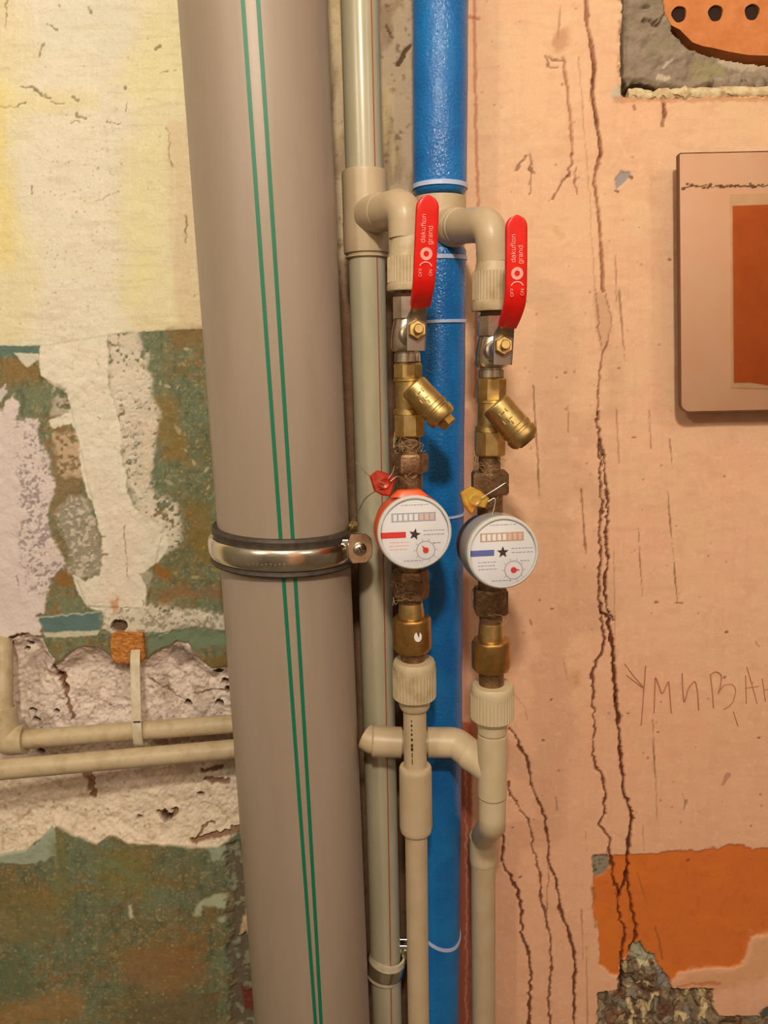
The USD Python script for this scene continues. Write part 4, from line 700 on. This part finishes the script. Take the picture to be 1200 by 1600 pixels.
# ------------------------------------------------------------------ slanted mesh filters
def strainer(ax, ys, a_px, b_px, plug, label):
    t = thing('strainer', label, 'filter'); h0, h1, g0, g1 = ys
    part(t, 'upper_collar', hexpiece(ax, h0, h1, 23.5, 8), 'brass', 'faceted brass collar')
    part(t, 'body', ax.lathe([(h0 + 3, 15), (h1 - 2, 20), (h1 - 1, 22.5), (h1 + 3, 22.5), (h1 + 4, 20), (g0 - 3, 20), (g0 - 2, 23), (g0 + 5, 23.5), (g0 + 7, 20), (g1 - 2, 20), (g1 - 2, 12)], 48), 'brass')
    part(t, 'lower_collar', hexpiece(ax, g0 + 4, g1, 24.5, 8), 'brass', 'faceted brass collar')
    A0, B0 = at(*a_px), at(*b_px); d = unit(B0 - A0); Lg = np.linalg.norm(B0 - A0); r = (22.5 if plug else 24.0) / F * depth(B0)
    br = part(t, 'filter_barrel', lathe(A0, d, [(Lg * s, r * k) for s, k in ((-0.03, 0.88), (0.0, 0.97), (0.03, 1.0), (0.60, 1.0), (0.62, 1.05), (0.70, 1.05), (0.72, 0.99), (0.76, 0.99), (0.78, 1.05))], 48), 'brass', 'slanted filter barrel')
    part(t, 'cap', lathe(A0, d, [(Lg * s, r * k) for s, k in ((0.76, 0.9), (0.78, 1.07), (0.86, 1.07), (0.93, 1.03), (0.99, 0.95 if plug else 0.88), (1.01, 0.82))] , 48), 'brass', 'screw cap')
    if plug: part(t, 'plug', lathe(A0, d, [(Lg * 0.98, r * 0.66), (Lg * 1.16, r * 0.66), (Lg * 1.19, r * 0.58)], 6), 'brass_red', 'six-sided plug')
    else: part(t, 'plug', lathe(A0, d, [(Lg * 0.98, r * 0.62), (Lg * 1.04, r * 0.62), (Lg * 1.05, r * 0.5)], 10), 'dirty', 'dark recessed plug')
    vw = unit(C - A0); nn = unit(vw - d * np.dot(vw, d)); e2 = np.cross(nn, d); ms = []
    for s, q, w, hh in ((0.22, -0.25, 0.6, 1.8), (0.22, 0.0, 1.8, 0.5), (0.22, 0.3, 0.6, 1.8), (0.40, -0.35, 0.5, 2.2), (0.40, -0.05, 0.5, 2.2), (0.40, 0.2, 1.6, 0.5), (0.50, 0.1, 0.5, 1.6)):
        ang = q; rad = math.cos(ang) * nn + math.sin(ang) * e2; tg = np.cross(d, rad); ms.append(rbox(A0 + d * Lg * s + rad * r * 1.0, (tg, d, rad), (w * 0.0009, hh * 0.0009, 0.0009), 0.0003))
    part(br, 'cast_marks', merge(*ms), 'brass')
    return t
sa = Axis(637, 566, 0.615, 640, 682, 0.615); sb = Axis(768, 590, 0.615, 765, 712, 0.615)
strainer(sa, (567, 592, 641, 682), (646, 604, 0.596), (694, 655, 0.590), True, 'brass slanted mesh filter with a hexagonal plug, in front of the blue pipe')
strainer(sb, (590, 626, 668, 712), (775, 633, 0.596), (823, 689, 0.590), False, 'brass slanted mesh filter with a rounded dark cap, in front of pink plaster')

# ------------------------------------------------------------------ water meters
def star(o, ex, ey, en, r, h, a0=0.3):
    return prism(Polygon([((r if i % 2 == 0 else r * 0.42) * math.cos(a0 + i * math.pi / 5), (r if i % 2 == 0 else r * 0.42) * math.sin(a0 + i * math.pi / 5)) for i in range(10)]), o, ex, ey, en, h)
def flax(ax, y0, y1, hw, n, seed):
    g = np.random.default_rng(seed); ms = []
    for i in range(n):
        a = g.uniform(-1.6, 1.6); P = []; yy = g.uniform(y0, y1); r0_ = hw * g.uniform(1.0, 1.12)
        fa, fb = frame(ax.d)
        for s in range(6):
            w = a + s * g.uniform(0.05, 0.3); py = yy + s * g.uniform(-2.5, 3.0); P.append(ax.p(py) + ax.r(py, r0_ + g.uniform(0, 2.5)) * (math.cos(w) * fa + math.sin(w) * fb))
        ms.append(tube(P, 0.00022, 5))
    return merge(*ms)
def meter(ax, face, hw, n, ring_m, band_m, yn, label, hot_one):
    t = thing('water_meter', label, 'water meter'); c = at(*face); n = unit(n); k = depth(c) / F; r = hw * k
    ex = unit(EX - n * np.dot(EX, n)); ex = unit(math.cos(0.0) * ex); ey = np.cross(n, ex); ey = ey if ey[2] > 0 else -ey
    u0, u1, l0, l1 = yn
    ce = ax.p(face[1] - 6)
    part(t, 'body', lathe(c - n * 0.062, n, [(0, r * 0.5), (0.004, r * 0.8), (0.014, r * 0.95), (0.030, r * 0.98), (0.038, r * 0.90)], 48), 'dirty', 'tarnished brass body')
    part(t, 'inlet', ax.lathe([(u0 - 26, 17), (u0 + 2, 17), (u0 + 3, 20), (face[1] - 20, 20)], 32), 'dirty'); part(t, 'outlet', ax.lathe([(face[1] + 20, 20), (l1 - 4, 19), (l1 + 22, 17)], 32), 'dirty')
    nu = part(t, 'union_nut', hexpiece(ax, u0, u1, 29 if hot_one else 31.5, 6, hot_one, 4), 'dirty', 'tarnished union nut'); part(t, 'union_nut', hexpiece(ax, l0, l1, 29, 6, hot_one, 4), 'dirty', 'tarnished union nut')
    part(nu, 'flax', merge(flax(ax, u0 - 24, u1, 22, 26, 4 + hot_one), flax(ax, l0, l1 + 8, 26, 10, 14 + hot_one)), 'flax', 'stray sealing fibres', kind='stuff')
    hb = 0.024
    part(t, 'register_housing', lathe(c - n * hb, n, [(-0.004, r * 0.9), (-0.002, r * 1.05), (0.006, r * 1.07), (hb - 0.008, r * 1.05), (hb - 0.004, r * 1.04)], 64), ring_m, 'orange plastic housing ring' if hot_one else 'clear grey housing ring')
    part(t, 'bezel', lathe(c, n, [(-0.010, r * 1.01), (-0.003, r * 1.04), (0.0005, r * 1.03), (0.0018, r * 0.99), (0.0018, r * 0.955), (0.0, r * 0.945), (-0.004, r * 0.945)], 64, cap=False), 'rim', 'pale rim of the dial')
    fc = part(t, 'dial', lathe(c, n, [(-0.006, r * 0.97), (-0.0006, r * 0.97), (-0.0006, 0.0001)], 64), 'face', 'white dial')
    part(t, 'dial_cover', lathe(c, n, [(0.0010, r * 0.95), (0.0016, r * 0.93), (0.0026, r * 0.6), (0.0030, 0.0001)], 64, cap=False), 'lens', 'clear dial cover')
    if hot_one: part(t, 'lid_lug', loft([(c - n * 0.010 + ey * r * 0.98 - ex * 0.002, ex, n, 0.0145, 0.008), (c - n * 0.010 + ey * r * 1.10 - ex * 0.002, ex, n, 0.0105, 0.007), (c - n * 0.010 + ey * r * 1.16 - ex * 0.002, ex, n, 0.0085, 0.006)], 24), 'orange', 'orange hinge lug')
    O = lambda dx, dy: c - n * 0.0006 + ex * dx * k - ey * dy * k
    def bar(dx0, dy0, dx1, dy1): return prism(sbox(dx0 * k, -dy1 * k, dx1 * k, -dy0 * k), c - n * 0.0006, ex, ey, n, 0.00012)
    def lines(dx, dy, w, cnt, gap, g):
        ms = []
        for i in range(cnt):
            x = dx
            while x < dx + w - 2: q = g.uniform(2, 6); ms.append(bar(x, dy + i * gap, min(x + q, dx + w), dy + i * gap + 1.7)); x += q + 1.4
        return merge(*ms)
    g = np.random.default_rng(11 + hot_one)
    dy0 = 3 if hot_one else 0
    part(fc, 'rotor_star', star(O(0, dy0), ex, ey, n, 9.5 * k, 0.0004, 0.1 if hot_one else math.pi / 2), 'black', 'black five-pointed star', smooth=False)
    bm = part(fc, 'colour_bar', bar(-53, dy0 - 4.5, -14, dy0 + 5), band_m, 'red bar' if hot_one else 'blue bar', smooth=False)
    an = np.linspace(0, 2 * math.pi, 41); rg = Polygon([(15 * k * math.cos(a), 15 * k * math.sin(a)) for a in an]).difference(Polygon([(13.6 * k * math.cos(a), 13.6 * k * math.sin(a)) for a in an]))
    part(fc, 'litre_ring', prism(rg, O(17, 29), ex, ey, n, 0.00012), 'grey_print', smooth=False)
    ms = []
    for a in an[::4][:-1]: ms.append(prism(LineString([(16 * k * math.cos(a), 16 * k * math.sin(a)), (18.5 * k * math.cos(a), 18.5 * k * math.sin(a))]).buffer(0.5 * k), O(17, 29), ex, ey, n, 0.00012))
    part(fc, 'litre_ticks', merge(*ms), 'grey_print', smooth=False)
    pa = 2.2 if hot_one else 0.0
    part(fc, 'litre_hand', prism(unary_union([Point(0, 0).buffer(4.6 * k), Polygon([(-2.5 * k, 0), (2.5 * k, 0), (0, 10 * k)])]), O(17, 29), math.cos(pa - math.pi / 2) * ex + math.sin(pa - math.pi / 2) * ey, -math.sin(pa - math.pi / 2) * ex + math.cos(pa - math.pi / 2) * ey, n, 0.0005), 'red_print2', 'red pointer', smooth=False)
    part(fc, 'small_print', merge(lines(-20, -44, 42, 1, 4, g), lines(14, dy0 - 6, 34, 2, 6.5, g), lines(28, dy0 + 14, 16, 1, 5, g), lines(-18, 44, 30, 1, 4, g)), 'grey_print', 'unreadable small print', smooth=False)
    part(fc, 'small_print', lines(-40, 14, 30, 3, 5.5, g), 'pink_print' if hot_one else 'grey_print', smooth=False)
    w = part(fc, 'counter_window', bar(-36, -31, 34, -17), 'grey_print' if hot_one else 'tan_print', 'framed row of counter digits', smooth=False)
    for i in range(8):
        x = -33 + i * 8.3; part(w, 'digit', prism(sbox((x) * k, 19 * k, (x + 5.6) * k, 29 * k), c - n * 0.0004, ex, ey, n, 0.00015), 'face' if i < 5 else 'pink_print', smooth=False)
    return t, c, ex, ey, n, k
mh = Axis(640, 680, 0.615, 642, 945, 0.615); mc = Axis(765, 712, 0.615, 767, 985, 0.615)
meter(mh, (648, 832, 0.563), 56.5, (0.10, -1.0, 0.08), 'orange', 'red_print2', (708, 738, 890, 934), 'round water meter with an orange rim and red bar on the dial', True)
t2 = meter(mc, (786, 863, 0.563), 55.5, (0.12, -1.0, 0.10), 'clear_grey', 'blue_print', (736, 772, 918, 958), 'round water meter with a clear grey rim and blue bar on the dial', False)
def tag_plate(poly, Y, m, label, cat, thick, wires):
    t = thing('seal_tag', label, cat); q = np.array(poly, float); o = at(*q.mean(0), Y); k = depth(o) / F; n = unit(np.array([0.1, -1, 0.15])); ex = unit(EX - n * np.dot(EX, n)); ey = np.cross(n, ex); ey = ey if ey[2] > 0 else -ey
    pg = Polygon((q - q.mean(0)) * np.array([1, -1]) * k).buffer(0.0012).buffer(-0.0004); part(t, 'tag', bevel_prism(Polygon(pg.exterior.coords).simplify(0.0002), o, ex, ey, -n, thick, 0.0014), m, None)
    part(t, 'tag_boss', lathe(o, n, [(-0.002, 0.0052), (0.0006, 0.0050), (0.0014, 0.0036), (0.0008, 0.002)], 24), m)
    for w in wires: part(t, 'wire', tube(smooth_path([at(*p) for p in w], 0.006, 6), 0.00042, 8), 'wire', 'thin sealing wire')
tag_plate([(580, 744), (590, 736), (606, 741), (618, 748), (613, 761), (609, 774), (598, 773), (586, 766)], 0.580, 'seal_red', 'small orange-red plastic seal wired to the upper left of the orange-rimmed meter', 'seal', 0.006,
          [[(600, 756, 0.577), (574, 742, 0.585), (556, 722, 0.60)], [(597, 762, 0.577), (572, 776, 0.585), (552, 812, 0.600), (545, 838, 0.61)], [(610, 752, 0.577), (622, 742, 0.580), (640, 758, 0.583)], [(607, 748, 0.577), (614, 738, 0.580), (616, 728, 0.585)]])
tag_plate([(722, 770), (736, 761), (750, 768), (764, 780), (758, 793), (744, 791), (736, 802), (726, 788)], 0.582, 'seal_yellow', 'small yellow plastic seal wired above the grey-rimmed meter', 'seal', 0.006,
          [[(752, 778, 0.579), (772, 766, 0.582), (792, 753, 0.584), (795, 760, 0.586)], [(762, 784, 0.58), (775, 776, 0.58), (772, 794, 0.578), (768, 806, 0.575)]])

# ------------------------------------------------------------------ check valves under the meters
def check_valve(ax, ys, label, sticker):
    t = thing('check_valve', label, 'valve'); a0, a1, b1, e = ys
    part(t, 'cone', ax.lathe([(a0, 16), (a0 + 6, 18.5), (a1 - 2, 20.5), (a1 + 3, 21)], 48), 'brass')
    co = part(t, 'collar', ax.lathe([(a1 - 2, 22), (a1, 28.5), (a1 + 4, 30.5), (b1 - 6, 30.5), (b1 - 1, 28), (b1, 22)], 10, math.pi / 10), 'brass_red', 'reddish brass collar')
    part(t, 'tail', ax.lathe([(b1 - 3, 19.5), (b1 + 2, 19.5), (e, 19.5), (e + 6, 18)], 40), 'dirty', 'dull threaded tail')
    if sticker:
        c = ax.p(988); n = unit(np.array([0.25, -1, 0.1])); ex = unit(EX - n * np.dot(EX, n)); ey = np.cross(ex, n); ey = ey if ey[2] > 0 else -ey
        part(co, 'sticker', prism(Polygon([(0.0033 * math.cos(a), 0.0042 * math.sin(a)) for a in np.linspace(0, 6.283, 25)[:-1]]), c + n * (ax.r(988, 29.6)) + ex * 0.0004, ex, ey, n, 0.0004), 'face', 'pale sticker', smooth=False)
ka = Axis(642, 940, 0.615, 646, 1050, 0.615); kb = Axis(767, 985, 0.615, 768, 1080, 0.615)
check_valve(ka, (936, 964, 1016, 1036), 'reddish brass check valve with a pale sticker, under the orange-rimmed meter', True)
check_valve(kb, (968, 999, 1046, 1072), 'reddish brass check valve without a sticker, under the grey-rimmed meter', False)

# ------------------------------------------------------------------ plastic lines leaving the meters
t = thing('supply_pipe', 'beige pipe running straight down from the left check valve, with printed marks', 'pipe')
pa = Axis(647, 1033, 0.615, 654, 1600, 0.615); pr = pa.r(1150, 18)
part(t, 'adapter', pa.lathe([(1030, 20), (1031, 31), (1036, 33.5), (1042, 33.5), (1084, 31.5), (1090, 29), (1091, 25.5), (1102, 24), (1106, 22), (1107, 17)], 48), 'ppr_dusty')
part(t, 'grip_ribs', knurl(pa, 1041, 1088, 34, 40), 'ppr_dusty', 'ribbed grip ring')
part(t, 'pipe', tube([pa.p(1100), cut_z(pa, 0.0)], pr, 44), 'ppr')
part(t, 'coupling', pa.lathe([(1196, 21), (1197, 24), (1200, 25.5), (1204, 25.5), (1290, 25.5), (1297, 24), (1301, 19)], 48), 'ppr', 'thicker pipe coupling')
ms = []
for y, w, h in ((1127, 0.8, 1.5), (1134, 1.2, 1.8), (1141, 0.8, 1.8), (1148, 1.2, 2.0), (1156, 1.4, 2.0), (1165, 1.5, 2.5), (1171, 1.6, 2.8), (1180, 0.7, 4), (1190, 0.6, 5)):
    c = cyl_hit(643 + (y - 1127) * 0.02, y, pa, pr); n = unit(c - pa.p(y)); n = unit(n - pa.d * np.dot(n, pa.d)); k = depth(c) / F; ms.append(rbox(c, (np.cross(pa.d, n), pa.d, n), (w * k, h * k, 0.00025), 0.00005))
part(t, 'print', merge(*ms), 'black', 'row of unreadable dark print', smooth=False)

t = thing('supply_pipe', 'pale beige pipe under the right check valve, its side branch crossing behind the left line', 'pipe')
pb = Axis(769.5, 1065, 0.615, 769, 1300, 0.615)
part(t, 'adapter', pb.lathe([(1068, 20), (1069, 31), (1073, 33.5), (1080, 33.5), (1118, 31.5), (1125, 29), (1126, 23.5), (1143, 22.5), (1143.6, 19), (1147, 19), (1147.6, 22.8)], 48), 'ppr_white')
part(t, 'grip_ribs', knurl(pb, 1080, 1121, 34, 40), 'ppr_white', 'ribbed grip ring')
part(t, 'tee', pb.lathe([(1146, 19), (1147, 22.8), (1242, 22.6), (1242.6, 18), (1246, 18)], 48), 'ppr_white')
P = smooth_path([pb.p(1245.5), pb.p(1288), at(755, 1306, 0.688), at(754.5, 1340, 0.690)], [0.010, 0.012], 8)
part(t, 'elbow', tube(P, 0.0121, 40), 'ppr_white', 'offset elbows bending back to the wall')
lp = Axis(754.5, 1310, 0.690, 755.5, 1600, 0.690)
part(t, 'elbow_lip', lp.lathe([(1302, 19), (1305, 22), (1340, 21.6), (1346, 20.5), (1348, 18)], 40), 'ppr_white')
part(t, 'pipe', tube([lp.p(1335), cut_z(lp, 0.0)], lp.r(1450, 19), 40), 'ppr')
P = smooth_path([at(768, 1204, 0.617), at(712, 1160, 0.6425), at(668, 1160, 0.6425)], 0.005, 5)
part(t, 'branch_elbow', tube(P, 0.0136, 40), 'ppr_white', 'slanting branch elbow')
c = at(733, 1177, 0.633); d = unit(at(712, 1160, 0.643) - at(768, 1204, 0.617)); part(t, 'branch_collar', lathe(c, d, [(-0.022, 0.0120), (-0.004, 0.0142), (0.0, 0.0143), (0.001, 0.0134)], 40), 'ppr_white')
P = [at(700, 1160, 0.6425), at(600, 1160, 0.6425)]; part(t, 'branch_pipe', tube(P, 0.0108, 36), 'ppr')
P = smooth_path([at(628, 1160, 0.6425), at(583, 1158, 0.6425), at(571, 1151, 0.646)], [0.006], 7)
part(t, 'end_elbow', tube(P, 0.0118, 40), 'ppr', 'end elbow turned against the sewer pipe')
c = at(628, 1160, 0.6425); part(t, 'elbow_socket', lathe(c, at(590, 1158.5, 0.6425) - c, [(0, 0.0110), (0.0005, 0.0137), (0.026, 0.0139), (0.0275, 0.0122)], 40), 'ppr')

# two heating pipes in the chase, with their hook
t = thing('wall_pipe', 'upper of the two beige pipes crossing the left wall, ending in an elbow', 'pipe')
part(t, 'pipe', tube([at(480, 1122, 0.720), at(30, 1156, 0.704)], 0.0092, 36), 'ppr_dusty')
part(t, 'elbow', tube(smooth_path([at(40, 1155, 0.704), at(8, 1158, 0.703), at(2, 1108, 0.708)], 0.014, 8), 0.0142, 36), 'ppr_dusty', 'elbow at the left edge')
part(t, 'rising_pipe', tube([at(4, 1120, 0.707), at(4, 1012, 0.724), at(4, 1004, 0.738)], 0.0095, 32), 'ppr_dusty')
t = thing('wall_pipe', 'lower of the two beige pipes crossing the left wall, straight and continuous', 'pipe')
part(t, 'pipe', tube([at(480, 1160, 0.722), at(-260, 1226, 0.640)], 0.0095, 36), 'ppr_dusty')
t = thing('pipe_hook', 'cream plastic hook hanging from the orange clay plug round the upper pipe', 'hook')
P = smooth_path([at(212, 1016, 0.728), at(211, 1035, 0.716), at(213, 1110, 0.703), at(214, 1146, 0.6985), at(217, 1166, 0.704), at(224, 1163, 0.716), at(224, 1150, 0.722)], [0.006, 0.01, 0.008, 0.006, 0.005], 7)
T = np.gradient(P, axis=0); part(t, 'strap', loft([(P[i], EX, unit(np.cross(unit(T[i]), EX)), 7.6 / F * depth(P[i]), 0.0012) for i in range(len(P))], 16, 5), 'strap')
c = at(214, 1128, 0.6995); part(t, 'tooth', rbox(c, (EX, np.array([0, 1.0, 0]), UP), (0.0035, 0.0006, 0.0008), 0.0002), 'rubber', 'small dark notch')

# ------------------------------------------------------------------ mirror, and what it shows across the room
YM = WY - 0.026; tm_ = 0.005
o = at(1065, 643, YM); tl = at(1062, 240, YM); br_ = at(1200, 640, YM)
Wm, Hm = 0.36, tl[2] - o[2]
def rrect(w, h, r): return unary_union([sbox(r, r, w - r, h - r).buffer(r, quad_segs=10), sbox(0.0015, h * 0.5, w - 0.0015, h - 0.0015).buffer(0.0015)])
mz = unit(tl - o); mx = unit(br_ - o)
t = thing('mirror', 'rounded frameless mirror plate standing off the pink plaster, reflecting an orange patch', 'mirror')
part(t, 'glass', prism(rrect(Wm, Hm, 0.0075), o, mx, mz, np.array([0, 1.0, 0]), 0.0008), 'mirror', 'reflecting face', smooth=False)
part(t, 'plate', prism(rrect(Wm, Hm, 0.0075).buffer(0.0011), o + np.array([0, 0.0004, 0]), mx, mz, np.array([0, 1.0, 0]), tm_), 'mirror_edge', 'brown edge', smooth=False)
for fx, fz in ((0.12, 0.12), (0.88, 0.12), (0.12, 0.88), (0.88, 0.88)):
    part(t, 'standoff', lathe(o + mx * Wm * fx + mz * Hm * fz + np.array([0, tm_, 0]), np.array([0, 1.0, 0]), [(0, 0.008), (0.022, 0.008)], 20), 'mirror_edge')
def refl(px, py):
    p = at(px, py, 2 * (o[1]) - YF + WY); return np.array([p[0], YF, p[2]])
def wall_patch(pts, m, name, lift, label=None):
    q = np.array([refl(*p) for p in pts]); c = q.mean(0); part(fr, name, prism(Polygon((q - c)[:, [0, 2]]), c + np.array([0, -0.001, 0]), EX, UP, np.array([0, 1.0, 0]), lift + 0.001), m, label, smooth=False)
wall_patch([(1140, 304), (1300, 298), (1300, 320), (1150, 324), (1150, 598), (1300, 606), (1300, 610), (1142, 606), (1141, 420)], 'room_tan', 'filler_strip', 0.003, 'tan filler round the orange patch')
wall_patch([(1144, 322), (1170, 321), (1300, 316), (1300, 602), (1200, 602), (1170, 597), (1146, 598), (1145, 480)], 'room_orange', 'orange_patch', 0.005, 'bare orange patch')
def rough_at(c, r):
    mm = trimesh.creation.icosphere(1, r); return np.asarray(mm.vertices) * np.array([1.4, 0.6, 1]) + c, np.asarray(mm.faces)
ms = []; g = np.random.default_rng(5)
for x0, x1, w in ((1066, 1100, 2.0), (1098, 1122, 1.2), (1118, 1150, 2.6), (1148, 1182, 3.0), (1178, 1230, 2.0)):
    P = np.array([refl(x, 292 - (x - 1066) * 0.015 + g.uniform(-2, 2)) for x in np.linspace(x0, x1, 8)]); ms.append(tube(P, w / F * 2.9 * 0.5, 8)); ms += [rough_at(refl(x, 292 + g.uniform(-5, 3)), g.uniform(2, 6) / F * 1.5) for x in g.uniform(x0, x1, 5)]
part(fr, 'crack', merge(*ms), 'dirty', 'rough dark crack across the wall')

# ------------------------------------------------------------------ two bare bulbs behind the camera, a third added to brighten the mirrored wall
for i, (p, rad_, col, pw) in enumerate(LAMPS):
    t = thing('pendant_lamp', ['bare bulb on a cord above the camera, outside the frame', 'bare bulb on a cord nearer the left side, outside the frame', 'unseen bulb on a cord added at the right side to brighten the mirrored wall'][i], 'lamp'); p = np.array(p)
    part(t, 'cord', tube([[p[0], p[1], ZC], p + np.array([0, 0, rad_ + 0.05])], 0.003, 10), 'cord'); part(t, 'socket', lathe(p + np.array([0, 0, rad_ + 0.002]), UP, [(0, 0.015), (0.04, 0.018), (0.052, 0.008)], 24), 'cord')
    lamp(t + '/bulb', p, rad_, col, pw)
